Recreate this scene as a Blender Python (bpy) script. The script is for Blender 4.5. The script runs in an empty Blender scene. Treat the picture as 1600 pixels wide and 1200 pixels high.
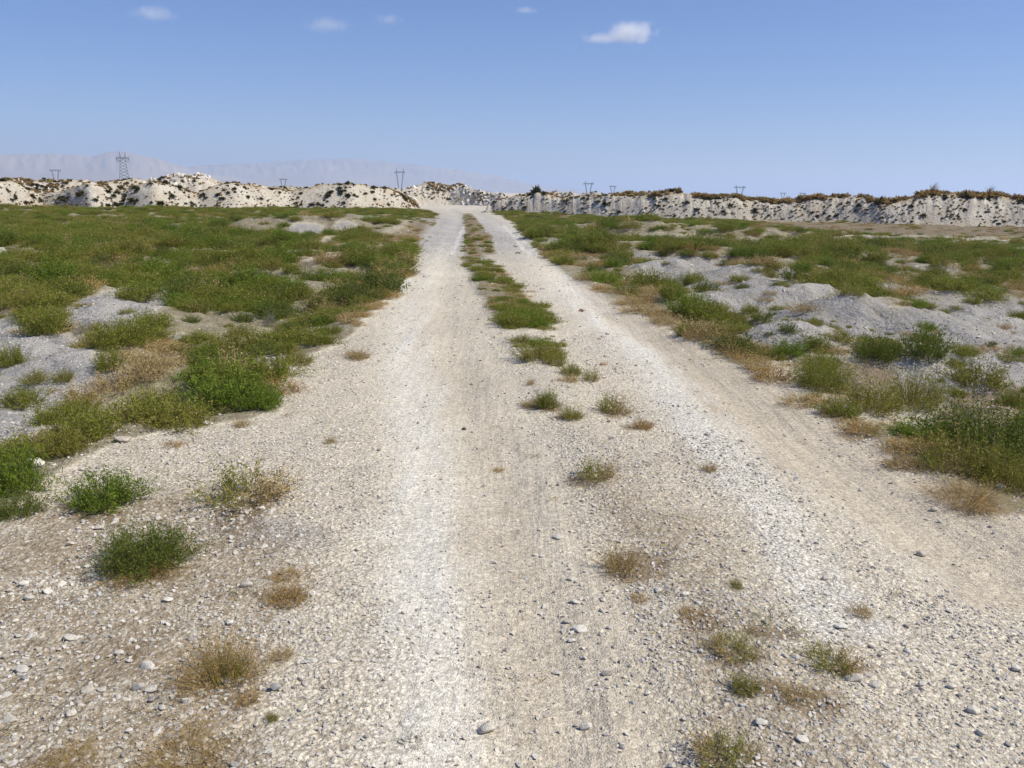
import bpy, math, random
import numpy as np
from mathutils import Vector, Matrix

sc = bpy.context.scene
rng = np.random.default_rng(7)
random.seed(7)

# ------------------------------------------------------------------ camera
F_PX = 1300.0                      # focal length in pixels of the 1600 px wide frame
CAM_H = 1.6
PITCH = math.radians(12.95)
ROLL = math.atan(0.02)
CAM = np.array([0.0, 0.0, CAM_H])
_f = np.array([0, math.cos(PITCH), -math.sin(PITCH)])
_r0 = np.array([1.0, 0, 0])
_u0 = np.cross(_r0, _f)
_r = math.cos(ROLL) * _r0 + math.sin(ROLL) * _u0
_u = math.cos(ROLL) * _u0 - math.sin(ROLL) * _r0
cam_data = bpy.data.cameras.new('camera')
cam = bpy.data.objects.new('camera', cam_data)
sc.collection.objects.link(cam)
cam_data.sensor_width = 36.0
cam_data.lens = 36.0 * F_PX / 1600.0
cam_data.clip_start = 0.05
cam_data.clip_end = 60000.0
M = Matrix(((_r[0], _u[0], -_f[0], 0), (_r[1], _u[1], -_f[1], 0), (_r[2], _u[2], -_f[2], CAM_H), (0, 0, 0, 1)))
cam.matrix_world = M
sc.camera = cam

# ------------------------------------------------------------------ sky, sun, exposure
SUN_EL, SUN_AZ = math.radians(50), math.radians(100)    # azimuth clockwise from +Y (the view direction): the sun stands to the right
world = bpy.data.worlds.new('World')
sc.world = world
world.use_nodes = True
wn, wl = world.node_tree.nodes, world.node_tree.links
wn.clear()
w_out = wn.new('ShaderNodeOutputWorld')
w_bg = wn.new('ShaderNodeBackground')
w_sky = wn.new('ShaderNodeTexSky')
w_sky.sky_type = 'NISHITA'
w_sky.sun_disc = False
w_sky.sun_elevation = SUN_EL
w_sky.sun_rotation = SUN_AZ
w_sky.altitude = 0
w_sky.air_density = 1.0
w_sky.dust_density = 0.3
w_sky.ozone_density = 5.0
w_mul = wn.new('ShaderNodeMix'); w_mul.data_type = 'RGBA'; w_mul.blend_type = 'MULTIPLY'
w_mul.inputs[0].default_value = 1.0
w_mul.inputs[7].default_value = (0.67, 0.785, 1.08, 1)
w_bg.inputs['Strength'].default_value = 0.106
wl.new(w_sky.outputs[0], w_mul.inputs[6])
wl.new(w_mul.outputs[2], w_bg.inputs['Color'])
wl.new(w_bg.outputs[0], w_out.inputs['Surface'])

sun_d = bpy.data.lights.new('sun', 'SUN')
sun_d.energy = 5.0
sun_d.angle = math.radians(0.55)
sun_d.color = (1.0, 0.94, 0.80)
sun = bpy.data.objects.new('sun', sun_d)
sc.collection.objects.link(sun)
_sd = Vector((math.sin(SUN_AZ) * math.cos(SUN_EL), math.cos(SUN_AZ) * math.cos(SUN_EL), math.sin(SUN_EL)))
sun.rotation_euler = _sd.to_track_quat('Z', 'Y').to_euler()

sc.view_settings.view_transform = 'Standard'
sc.view_settings.look = 'None'
sc.view_settings.gamma = 1.0
sc.view_settings.use_curve_mapping = False
sc.view_settings.exposure = 0.0
sc.render.engine = 'CYCLES'
sc.cycles.max_bounces = 10
sc.cycles.diffuse_bounces = 3
sc.cycles.volume_bounces = 6
sc.cycles.transparent_max_bounces = 8
sc.cycles.use_denoising = True
sc.cycles.use_adaptive_sampling = True
sc.cycles.adaptive_threshold = 0.01
sc.cycles.caustics_reflective = False
sc.cycles.caustics_refractive = False

# ------------------------------------------------------------------ numeric helpers
def vnoise(x, y, seed=0):
    x = np.asarray(x, float); y = np.asarray(y, float)
    xi = np.floor(x).astype(np.int64); yi = np.floor(y).astype(np.int64)
    xf = x - xi; yf = y - yi
    def h(a, b):
        n = (a * 374761393 + b * 668265263 + seed * 1442695041) & 0xFFFFFFFF
        n = ((n ^ (n >> 13)) * 1274126177) & 0xFFFFFFFF
        n = n ^ (n >> 16)
        return (n & 0xFFFF) / 65535.0
    u = xf * xf * (3 - 2 * xf); v = yf * yf * (3 - 2 * yf)
    return (h(xi, yi) * (1 - u) + h(xi + 1, yi) * u) * (1 - v) + (h(xi, yi + 1) * (1 - u) + h(xi + 1, yi + 1) * u) * v

def fbm(x, y, seed=0, octv=4):
    a, s, t = 0.5, 0.0, 0.0
    for o in range(octv):
        s = s + a * vnoise(x * 2 ** o + 17.3 * o, y * 2 ** o - 9.1 * o, seed + o); t += a; a *= 0.5
    return s / t

def sstep(a, b, x):
    t = np.clip((x - a) / (b - a), 0, 1)
    return t * t * (3 - 2 * t)

def project(x, y, z):
    """where a world point shows in the 1600x1200 frame"""
    d = np.stack([np.asarray(x, float) - CAM[0], np.asarray(y, float) - CAM[1], np.asarray(z, float) - CAM[2]], -1)
    w = np.maximum(d @ _f, 1e-3)
    return 800 + F_PX * (d @ _r) / w, 600 - F_PX * (d @ _u) / w

def ray(px, py):
    d = _f * F_PX + _r * (px - 800) - _u * (py - 600)
    return d / np.linalg.norm(d)

def flat(px, py, z=0.0):
    d = ray(px, py)
    t = (z - CAM_H) / min(d[2], -1e-4)
    return CAM + d * t

# ------------------------------------------------------------------ survey of the ground cover, as maps over the visible ground
MW, MH, MY0 = 800, 480, 240        # half resolution in x, rows 240..1200 at half resolution
_gx, _gy = np.meshgrid((np.arange(MW) + 0.5) * 2, MY0 + (np.arange(MH) + 0.5) * 2)
def poly_mask(poly):
    inside = np.zeros(_gx.shape, bool)
    n = len(poly)
    for i in range(n):
        x1, y1 = poly[i]; x2, y2 = poly[(i + 1) % n]
        if y1 == y2: continue
        c = ((_gy > y1) != (_gy > y2)) & (_gx < (x2 - x1) * (_gy - y1) / (y2 - y1) + x1)
        inside ^= c
    return inside.astype(float)
def blur(a, rx, ry):
    for ax, r in ((1, rx), (0, ry)):
        if r < 1: continue
        k = np.ones(2 * r + 1) / (2 * r + 1)
        pad = [(0, 0), (0, 0)]; pad[ax] = (r, r)
        ap = np.pad(a, pad, mode='edge')
        a = np.apply_along_axis(lambda m: np.convolve(m, k, 'valid'), ax, ap)
    return a
def paint(a, poly, val, rx=4, ry=2):
    m = blur(poly_mask(poly), rx, ry)
    a[:] = a * (1 - m) + val * m
def blob(a, px, py, rx, ry, val):
    m = np.clip(1.4 - 1.4 * np.sqrt(((_gx - px) / rx) ** 2 + ((_gy - py) / ry) ** 2), 0, 1)
    a[:] = a * (1 - m) + val * m

LEFT_VERGE = [(668, 326), (684, 336), (676, 350), (655, 372), (645, 400), (638, 425), (620, 445), (600, 470), (572, 500), (540, 530), (480, 560), (430, 575),
              (445, 610), (430, 640), (340, 655), (260, 668), (190, 695), (110, 725), (50, 755), (20, 800), (-20, 830)]
RIGHT_VERGE = [(745, 326), (790, 340), (820, 368), (850, 398), (885, 430), (960, 470), (1040, 510), (1090, 538), (1140, 565), (1210, 605), (1300, 655), (1400, 700), (1470, 770), (1620, 815)]
ROAD = LEFT_VERGE + [(-20, 1230), (1620, 1230)] + RIGHT_VERGE[::-1]
veg = np.zeros(_gx.shape); dry = np.zeros(_gx.shape); grey = np.zeros(_gx.shape); tan = np.zeros(_gx.shape)
litter = np.zeros(_gx.shape); loose = np.zeros(_gx.shape); dust = np.zeros(_gx.shape)
# vegetation: everything green outside the road first
veg[:] = 0.85
paint(veg, ROAD, 0.0, 3, 1)
dry[:] = 0.12
paint(dry, [(590, 420), (650, 400), (640, 430), (610, 470), (575, 505), (540, 545), (480, 570), (500, 530), (560, 480)], 0.9, 8, 5)
paint(dry, [(150, 560), (250, 530), (300, 560), (270, 620), (150, 650), (90, 630)], 0.95, 8, 5)
paint(dry, [(60, 660), (260, 610), (290, 660), (60, 740)], 0.45, 8, 5)
for a, b in zip(RIGHT_VERGE[3:-1], RIGHT_VERGE[4:]):
    paint(dry, [(a[0] - 10, a[1] - 2), (b[0] - 10, b[1] + 6), (b[0] + 60, b[1] - 18), (a[0] + 40, a[1] - 14)], 0.85, 6, 4)
# greyish bare gravel among the plants, left
def bare(poly, v, g=1.0, rx=6, ry=3):
    paint(veg, poly, v, rx, ry); paint(grey, poly, g, rx, ry)
bare([(120, 470), (150, 455), (260, 452), (285, 468), (250, 485), (180, 520), (130, 520), (110, 500)], 0.06)
bare([(-20, 505), (40, 495), (110, 530), (190, 570), (200, 600), (120, 620), (60, 650), (50, 710), (-20, 720)], 0.18)
bare([(-20, 640), (60, 640), (60, 705), (-20, 712)], 0.05)
bare([(262, 520), (290, 520), (292, 540), (264, 540)], 0.1)
bare([(436, 366), (462, 347), (508, 350), (500, 366), (470, 371)], 0.05, .8, 3, 1)
bare([(520, 358), (530, 344), (552, 346), (560, 358)], 0.05, .8, 3, 1)
bare([(490, 374), (520, 366), (545, 376), (520, 384)], 0.2, .1, 3, 1)
bare([(370, 392), (480, 390), (560, 396), (470, 408), (360, 404)], 0.35, .3, 3, 1)
bare([(-20, 386), (60, 386), (60, 398), (-20, 398)], 0.35, .2, 3, 1)
bare([(330, 450), (380, 448), (370, 462), (320, 465)], 0.35, .3, 3, 1)
paint(veg, [(620, 350), (684, 332), (676, 360), (650, 395), (560, 398), (600, 370)], 0.5, 6, 3)
paint(dry, [(620, 350), (684, 332), (676, 360), (650, 395), (560, 398), (600, 370)], 0.45, 6, 3)
paint(dry, [(900, 400), (1300, 372), (1620, 375), (1620, 640), (1400, 560)], 0.34, 20, 8)
# right
bare([(845, 372), (880, 368), (875, 386), (850, 390)], 0.1, .8, 3, 1)
bare([(940, 368), (1040, 364), (1100, 372), (1200, 378), (1200, 386), (1100, 382), (950, 377)], 0.45, .5, 5, 1)
bare([(980, 390), (1050, 396), (1120, 402), (1200, 412), (1290, 430), (1380, 470), (1420, 500), (1410, 530), (1300, 548), (1210, 552), (1160, 520), (1110, 470), (1040, 450), (990, 420)], 0.42)
bare([(1200, 400), (1420, 405), (1600, 430), (1620, 480), (1450, 480), (1330, 440)], 0.66, .8)
bare([(1400, 480), (1620, 470), (1620, 640), (1520, 650), (1460, 600), (1410, 540)], 0.40, 1)
bare([(1180, 345), (1620, 352), (1620, 372), (1400, 366), (1180, 357)], 0.48, .9, 6, 1)
paint(dry, [(1180, 345), (1620, 352), (1620, 372), (1400, 366), (1180, 357)], .8, 6, 1)
paint(litter, [(1180, 345), (1620, 352), (1620, 372), (1400, 366), (1180, 357)], 1.0, 6, 1)
bare([(1300, 366), (1620, 372), (1620, 384), (1400, 380)], 0.45, .5, 6, 1)
bare([(1470, 372), (1620, 376), (1620, 400), (1540, 396)], 0.5, .3, 6, 1)
paint(veg, [(1180, 575), (1260, 552), (1420, 548), (1620, 560), (1620, 700), (1480, 690), (1330, 650), (1230, 615)], 0.26, 8, 5)
paint(grey, [(1330, 552), (1620, 560), (1620, 640), (1450, 640), (1330, 600)], .9, 10, 5)
# centre strip
strip = [(722, 395), (755, 395), (790, 425), (820, 460), (858, 500), (850, 512), (780, 512), (765, 480), (740, 440), (725, 415)]
paint(veg, strip, 0.9, 3, 2); paint(dry, strip, 0.2, 2, 2)
paint(veg, [(722, 333), (738, 335), (766, 368), (775, 398), (724, 396), (728, 365)], 0.62, 1, 1)
paint(litter, [(722, 333), (738, 335), (766, 368), (775, 398), (724, 396), (728, 365)], 1, 2, 1)
paint(litter, [(600, 372), (640, 345), (672, 338), (664, 360), (640, 395), (590, 400)], .9, 6, 3)
paint(dry, [(722, 335), (738, 335), (772, 372), (775, 398), (722, 395), (728, 365)], 0.6, 2, 1)
paint(veg, [(790, 528), (850, 520), (880, 545), (860, 568), (800, 560)], 0.55, 3, 2)
paint(veg, [(860, 566), (905, 566), (930, 590), (890, 592)], 0.3, 3, 2)
# road colours
LT = [(700, 328), (712, 334), (720, 345), (712, 365), (698, 400), (690, 450), (700, 520), (730, 620), (765, 700), (800, 850), (850, 1000), (900, 1210)]
def band(a, line, w0, w1, val, rx, ry):
    """a strip along a line whose half width grows with the row"""
    L, R = [], []
    for (x, y) in line:
        w = w0 + (w1 - w0) * (y - 320) / 880.0
        L.append((x - w, y)); R.append((x + w, y))
    paint(a, L + R[::-1], val, rx, ry)
RT = [(735, 330), (775, 345), (800, 370), (840, 400), (900, 450), (980, 510), (1080, 575), (1200, 650), (1330, 740), (1480, 840), (1640, 950)]
band(tan, LT[5:], 8, 110, 0.6, 22, 8)
band(tan, [(735, 560), (800, 700), (900, 850), (950, 1000), (980, 1210)], 4, 60, 0.5, 22, 10)
band(tan, [(x + (y - 320) * .03, y) for x, y in RT[4:]], 16, 190, 0.85, 12, 8)
paint(tan, [(-20, 800), (250, 680), (430, 660), (480, 760), (420, 860), (300, 1000), (180, 1210), (-20, 1210)], 0.2, 40, 20)
paint(tan, [(950, 680), (1060, 760), (1160, 900), (1330, 1210), (1040, 1210), (960, 900), (900, 740)], 0.45, 30, 16)
paint(litter, [(-20, 820), (200, 730), (420, 780), (520, 900), (440, 1010), (420, 1210), (-20, 1210)], 0.55, 40, 20)
paint(litter, [(930, 700), (1100, 800), (1250, 980), (1400, 1210), (1060, 1210), (1000, 950), (900, 780)], 0.40, 30, 16)
paint(litter, [(380, 575), (440, 545), (560, 540), (520, 600), (440, 650)], 0.25, 10, 6)
paint(grey, [(320, 800), (420, 790), (540, 840), (500, 870), (360, 850)], 0.6, 20, 8)
paint(grey, [(640, 320), (760, 320), (890, 402), (870, 412), (650, 408)], 0.72, 5, 14)
loose[:] = 0.8
band(loose, LT, 14, 190, 0.18, 14, 6)
band(loose, [(x - 20 - (y - 320) * 0.16, y) for x, y in LT], 10, 150, 0.3, 14, 6)
band(loose, RT, 20, 190, 0.15, 14, 6)
paint(loose, [(-20, 680), (420, 640), (560, 760), (600, 1210), (-20, 1210)], 1.0, 40, 16)
paint(loose, [(900, 560), (960, 580), (1250, 860), (1500, 1210), (1020, 1210), (960, 900), (880, 700)], 0.95, 24, 10)
band(dust, [(x - 6 - (y - 320) * 0.28, y) for x, y in LT[3:]], 10, 125, 0.62, 20, 8)
band(dust, [(860, 430), (930, 500), (1030, 590), (1110, 690), (1220, 840), (1330, 1000)], 18, 95, .8, 16, 8)
band(dust, [(706, 400), (716, 375), (728, 350)], 3, 3, 1.0, 1, 1)
band(dust, [(842, 402), (825, 385), (812, 368), (798, 355)], 3, 3, 1.0, 1, 1)
band(dust, [(830, 400), (812, 384), (806, 372), (785, 352)], 3, 3, 1.0, 1, 1)
for px, py, w in ((215, 890, 120), (330, 1070, 150), (440, 930, 80), (380, 1100, 60), (270, 1205, 150), (100, 1200, 90), (375, 790, 120), (150, 795, 90), (930, 745, 70), (975, 890, 110),
                  (1145, 1025, 90), (1312, 1048, 90), (1170, 1080, 80), (1215, 985, 80), (1130, 1190, 110), (1250, 1100, 110), (1090, 965, 90), (1000, 665, 50), (855, 635, 60), (958, 645, 50),
                  (893, 655, 60), (1525, 790, 140), (1440, 730, 100), (1350, 678, 80), (560, 560, 50)):
    blob(litter, px, py, w * .65, w * .24, .9)
paint(litter, [(1470, 620), (1620, 600), (1620, 800), (1530, 790), (1470, 730)], 1.0, 12, 8)
paint(litter, [(1230, 560), (1400, 560), (1400, 640), (1290, 640)], .8, 10, 6)
MAPS = np.stack([veg, dry, grey, tan, litter, loose, dust], -1)

def survey(x, y, z):
    yy = np.maximum(y, 2.02)
    px, py = project(x * np.where(y < 2.02, 2.02 / np.maximum(2.02, 1e-3), 1), yy, z)
    wob = np.clip(1.2 / np.maximum(yy, 2), 0.008, .5) * 150 * (1 - .75 * sstep(12, 18, yy))
    px = px + (fbm(x * 2.3, y * 1.6, 5) - .5) * wob * 2
    py = py + (fbm(x * 2.3 + 40, y * 1.6, 6) - .5) * wob * 0.8
    i = np.clip((px / 2 - .5), 0, MW - 1.001); j = np.clip(((py - MY0) / 2 - .5), 0, MH - 1.001)
    i0 = i.astype(int); j0 = j.astype(int); fi = (i - i0)[..., None]; fj = (j - j0)[..., None]
    return ((MAPS[j0, i0] * (1 - fi) + MAPS[j0, i0 + 1] * fi) * (1 - fj) + (MAPS[j0 + 1, i0] * (1 - fi) + MAPS[j0 + 1, i0 + 1] * fi) * fj)

# ------------------------------------------------------------------ heights of the ground
def path_at(line):
    P = np.array([flat(px, py)[:2] for px, py in line])
    P = P[np.argsort(P[:, 1])]
    return lambda y: np.interp(y, P[:, 1], P[:, 0])
rut_l = path_at(LT[:-1] + [(890, 1180)]); rut_l2 = path_at([(x - 26 - (y - 320) * 0.2, y) for x, y in LT])
rut_r = path_at(RT[:-1] + [(1600, 925)])
edge_l = path_at([p for p in LEFT_VERGE if p[0] > -10]); edge_r = path_at([p for p in RIGHT_VERGE if p[0] < 1610])
MOUNDS = [(1350, 500, 1.5, .9, .38), (1240, 535, 1.0, .6, .24), (1180, 440, 1.4, 1.0, .32), (1060, 425, 1.3, .9, .3), (1110, 405, 1.3, .9, .28), (1250, 470, 1.2, .8, .3), (1480, 470, 1.8, 1.2, .24),
          (1120, 470, .9, .8, .16), (1300, 455, 1.6, 1.2, .22), (1560, 560, 1.2, .9, .18), (1430, 560, .8, .6, .10), (470, 360, 5, 2.2, .55), (538, 352, 4, 2, .5),
          (170, 480, 2.2, 1.5, .22), (60, 560, 1.6, 1.1, .2), (10, 660, .9, .7, .14), (1000, 395, 2.5, 2, .3), (862, 378, 2, 2, .3), (1180, 372, 6, 3, .4), (980, 370, 5, 3, .4)]
MND = [(*flat(a, b)[:2], rx, ry, h) for a, b, rx, ry, h in MOUNDS]
def zground(x, y):
    x = np.asarray(x, float); y = np.asarray(y, float)
    z = (fbm(x * .09 + 3, y * .09, 11, 3) - .5) * 0.2 * sstep(8, 30, y)
    z = z + (fbm(x * 1.1, y * 1.1, 12, 4) - .5) * 0.05
    dl = edge_l(np.clip(y, 2, 80)) - x; dr = x - edge_r(np.clip(y, 2, 80))
    off = np.maximum(np.clip(dl, 0, None), np.clip(dr, 0, None))
    rough = sstep(0.1, 1.2, off)
    z = z + rough * (fbm(x * .55 + 9, y * .55, 21, 4) - .5) * 0.38 * sstep(2, 7, y)
    z = z + rough * (fbm(x * 2.6 + 5, y * 2.6, 25, 4) - .5) * 0.19 * sstep(3, 6, y)
    z = z - 0.16 * sstep(0.05, 1.0, dl) * sstep(3.5, 6, y) * (1 - sstep(14, 26, y))
    z = z - 0.10 * sstep(0.1, 0.8, dr) * (1 - sstep(14, 26, y))
    on = 1 - sstep(0, .4, off)
    for c, w, h in ((rut_l, .26, .035), (rut_l2, .24, .02), (rut_r, .3, .035)):
        z = z - on * h * np.exp(-((x - c(np.clip(y, 1.8, 85))) / w) ** 2)
    z = z + on * .03 * np.exp(-((x - (rut_l(np.clip(y, 1.8, 85)) + .75)) / .3) ** 2)
    for mx, my, rx, ry, h in MND:
        q = ((x - mx) / rx) ** 2 + ((y - my) / ry) ** 2
        q = q * (1 + .5 * (fbm(x * .9, y * .9, 31, 3) - .5))
        z = z + h * np.exp(-q * 1.6) 
    return z * (1 - sstep(300, 800, np.abs(y) + np.abs(x)))

def ground_at(px, py):
    z = 0.0
    for _ in range(14):
        p = flat(px, py, z)
        z = 0.5 * z + 0.5 * float(zground(p[0], p[1]))
    p = flat(px, py, z)
    return p[0], p[1], float(zground(p[0], p[1]))

# ------------------------------------------------------------------ object helpers
COL = sc.collection
def tag(o, label=None, category=None, group=None, kind=None):
    if label: o['label'] = label
    if category: o['category'] = category
    if group: o['group'] = group
    if kind: o['kind'] = kind
    return o
def mesh_from(name, verts, faces, mats, mat_idx=None, smooth=False):
    me = bpy.data.meshes.new(name)
    me.from_pydata([tuple(v) for v in verts] if not isinstance(verts, list) else verts, [], faces)
    for m in mats: me.materials.append(m)
    if mat_idx is not None: me.polygons.foreach_set('material_index', np.asarray(mat_idx, np.int32))
    if smooth: me.polygons.foreach_set('use_smooth', np.ones(len(me.polygons), bool))
    me.update()
    return me
def grid_mesh(name, V, nr, nc, mats, keep=None, smooth=True):
    """mesh of a (nr x nc) grid of points, optionally only some of its cells"""
    idx = np.arange(nr * nc).reshape(nr, nc)
    q = np.stack([idx[:-1, :-1], idx[:-1, 1:], idx[1:, 1:], idx[1:, :-1]], -1).reshape(-1, 4)
    if keep is not None: q = q[keep.reshape(-1)]
    used = np.unique(q); remap = -np.ones(nr * nc, np.int64); remap[used] = np.arange(len(used)); q = remap[q]; V = V[used]
    me = bpy.data.meshes.new(name)
    me.vertices.add(len(V)); me.vertices.foreach_set('co', V.astype(np.float32).ravel())
    me.loops.add(len(q) * 4); me.loops.foreach_set('vertex_index', q.astype(np.int32).ravel())
    me.polygons.add(len(q)); me.polygons.foreach_set('loop_start', np.arange(0, len(q) * 4, 4, dtype=np.int32))
    me.polygons.foreach_set('loop_total', np.full(len(q), 4, np.int32))
    me.update(calc_edges=True)
    for m in mats: me.materials.append(m)
    if smooth: me.polygons.foreach_set('use_smooth', np.ones(len(q), bool))
    return me, used
def link(name, me, parent=None):
    o = bpy.data.objects.new(name, me); COL.objects.link(o); o.parent = parent
    return o

# ------------------------------------------------------------------ materials
class NT:
    def __init__(s, name):
        s.m = bpy.data.materials.new(name); s.m.use_nodes = True
        s.t = s.m.node_tree; s.t.nodes.clear()
        s.out = s.t.nodes.new('ShaderNodeOutputMaterial')
    def n(s, typ, **kw):
        nd = s.t.nodes.new(typ)
        for k, v in kw.items(): setattr(nd, k, v)
        return nd
    def put(s, sock, v):
        if isinstance(v, bpy.types.NodeSocket): s.t.links.new(v, sock)
        elif isinstance(v, (tuple, list)) and len(v) == 3 and sock.type == 'RGBA': sock.default_value = (*v, 1)
        else: sock.default_value = v
    def mix(s, f, a, b, mode='MIX'):
        nd = s.n('ShaderNodeMix', data_type='RGBA', blend_type=mode)
        s.put(nd.inputs[0], f); s.put(nd.inputs[6], a); s.put(nd.inputs[7], b)
        return nd.outputs[2]
    def math(s, op, a, b=0.0, c=0.0, clamp=False):
        nd = s.n('ShaderNodeMath', operation=op, use_clamp=clamp)
        s.put(nd.inputs[0], a); s.put(nd.inputs[1], b); s.put(nd.inputs[2], c)
        return nd.outputs[0]
    def ramp(s, f, a, b, lo=0.0, hi=1.0):
        nd = s.n('ShaderNodeMapRange', clamp=True)
        s.put(nd.inputs[0], f); s.put(nd.inputs[1], a); s.put(nd.inputs[2], b); s.put(nd.inputs[3], lo); s.put(nd.inputs[4], hi)
        return nd.outputs[0]
    def noise(s, vec, scale, detail=3, rough=.55):
        nd = s.n('ShaderNodeTexNoise'); s.put(nd.inputs['Vector'], vec); s.put(nd.inputs['Scale'], scale)
        nd.inputs['Detail'].default_value = detail; nd.inputs['Roughness'].default_value = rough
        return nd
    def attr(s, name):
        return s.n('ShaderNodeAttribute', attribute_name=name)
    def bsdf(s, col, rough=.9, normal=None, spec=.2):
        b = s.n('ShaderNodeBsdfPrincipled')
        s.put(b.inputs['Base Color'], col); s.put(b.inputs['Roughness'], rough); b.inputs['Specular IOR Level'].default_value = spec
        if normal is not None: s.put(b.inputs['Normal'], normal)
        s.t.links.new(b.outputs[0], s.out.inputs['Surface'])
        return b

WHITE = (.68, .61, .485); TAN = (.56, .485, .37); GREY = (.375, .365, .36); BROWN = (.21, .15, .085); SOIL = (.20, .165, .11)

def ground_material():
    m = NT('chalky_gravel_ground')
    P = m.n('ShaderNodeNewGeometry').outputs['Position']
    za = m.n('ShaderNodeSeparateColor'); m.put(za.inputs[0], m.attr('zone_a').outputs['Color'])   # tan, grey, litter
    zb = m.n('ShaderNodeSeparateColor'); m.put(zb.inputs[0], m.attr('zone_b').outputs['Color'])   # loose, dust, veg
    tan_, grey_, lit_ = za.outputs; loose_, dust_, veg_ = zb.outputs
    big = m.noise(P, 0.8, 5).outputs[0]; mid = m.noise(P, 6, 5, .6).outputs[0]; fine = m.noise(P, 45, 4, .7).outputs[0]
    wob = m.n('ShaderNodeVectorMath', operation='ADD')
    sc1 = m.n('ShaderNodeVectorMath', operation='SCALE'); m.put(sc1.inputs[0], m.noise(P, 60, 2).outputs['Color']); sc1.inputs['Scale'].default_value = .012
    m.put(wob.inputs[0], P); m.put(wob.inputs[1], sc1.outputs[0])
    def vor(scale, feature='F1'):
        v = m.n('ShaderNodeTexVoronoi', feature=feature); m.put(v.inputs['Vector'], wob.outputs[0]); m.put(v.inputs['Scale'], scale)
        return v
    v1, v2, v3 = vor(130), vor(60), vor(34)
    col = m.mix(m.ramp(m.math('ADD', tan_, m.math('MULTIPLY', m.math('SUBTRACT', mid, .5), .7)), .05, .7), WHITE, TAN)
    grey_c = m.mix(m.ramp(big, .40, .62), GREY, (.47, .45, .42))
    col = m.mix(m.ramp(m.math('ADD', grey_, m.math('MULTIPLY', m.math('SUBTRACT', m.math('ADD', m.math('MULTIPLY', mid, .6), m.math('MULTIPLY', big, .4)), .5), 1.6)), .25, .85), col, grey_c)
    mps = m.n('ShaderNodeMapping'); m.put(mps.inputs[0], P); mps.inputs['Scale'].default_value = (7.0, .55, 1); mps.inputs['Rotation'].default_value = (0, 0, .06)
    streak = m.noise(mps.outputs[0], 1.0, 4, .6).outputs[0]
    dm = m.math('ADD', dust_, m.math('ADD', m.math('MULTIPLY', m.math('SUBTRACT', mid, .5), .5), m.math('MULTIPLY', m.math('SUBTRACT', streak, .5), 1.1)))
    col = m.mix(m.ramp(dm, .2, .9, 0, .9), col, (.765, .73, .65))
    # each little stone its own tone
    def cell(v, amt):
        s = m.n('ShaderNodeSeparateColor'); m.put(s.inputs[0], v.outputs['Color'])
        return m.ramp(s.outputs[0], 0, 1, 1 - amt, 1 + amt * .75)
    tone = m.math('MULTIPLY', cell(v1, .26), cell(v2, .20))
    tone = m.math('MULTIPLY', tone, m.ramp(big, .3, .7, .92, 1.07))
    tone = m.math('MULTIPLY', tone, m.ramp(fine, .25, .75, .84, 1.13))
    vt = m.n('ShaderNodeCombineColor'); [m.put(vt.inputs[i], tone) for i in range(3)]
    col = m.mix(1.0, col, vt.outputs[0], 'MULTIPLY')
    # dirt in the joints between loose stones
    gap = m.ramp(v2.outputs['Distance'], .42, .72)
    gap = m.math('MULTIPLY', gap, m.ramp(loose_, .2, 1, .05, .6))
    col = m.mix(gap, col, (.25, .195, .125))
    # brown plant litter
    ln = m.noise(P, 28, 5, .7).outputs[0]; ln2 = m.noise(P, 3.2, 4).outputs[0]
    lm = m.math('ADD', m.math('MULTIPLY', lit_, .55), m.math('ADD', m.math('MULTIPLY', ln, .75), m.math('MULTIPLY', ln2, .35)))
    col = m.mix(m.ramp(lm, .70, .95, 0, .82), col, BROWN)
    # soil under plants
    vm = m.math('ADD', veg_, m.math('MULTIPLY', m.math('SUBTRACT', m.noise(P, 4.5, 5, .65).outputs[0], .5), 1.1))
    col = m.mix(m.ramp(vm, .35, .85, 0, .88), col, m.mix(mid, (.15, .13, .07), (.31, .265, .175)))
    h1 = m.math('SUBTRACT', 1, v1.outputs['Distance']); h2 = m.math('SUBTRACT', 1, v2.outputs['Distance']); h3 = m.math('SUBTRACT', 1, v3.outputs['Distance'])
    h = m.math('ADD', m.math('MULTIPLY', h1, .5), m.math('MULTIPLY', m.math('MULTIPLY', h2, loose_), 1.1))
    h = m.math('ADD', h, m.math('MULTIPLY', m.math('MULTIPLY', h3, loose_), 1.2))
    h = m.math('ADD', h, m.math('MULTIPLY', fine, .8))
    h = m.math('ADD', h, m.math('MULTIPLY', streak, m.ramp(loose_, .1, .6, 4.5, .5)))
    h = m.math('ADD', h, m.math('MULTIPLY', mid, m.math('MULTIPLY_ADD', m.math('MAXIMUM', grey_, veg_), 7.0, 3.0)))
    h = m.math('ADD', h, m.math('MULTIPLY', m.noise(P, 14, 4, .65).outputs[0], m.math('MULTIPLY_ADD', m.math('MAXIMUM', grey_, veg_), 5.0, 1.5)))
    b = m.n('ShaderNodeBump'); b.inputs['Distance'].default_value = .0085; b.inputs['Strength'].default_value = .8; m.put(b.inputs['Height'], h)
    m.bsdf(col, .95, b.outputs[0], .12)
    return m.m

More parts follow.
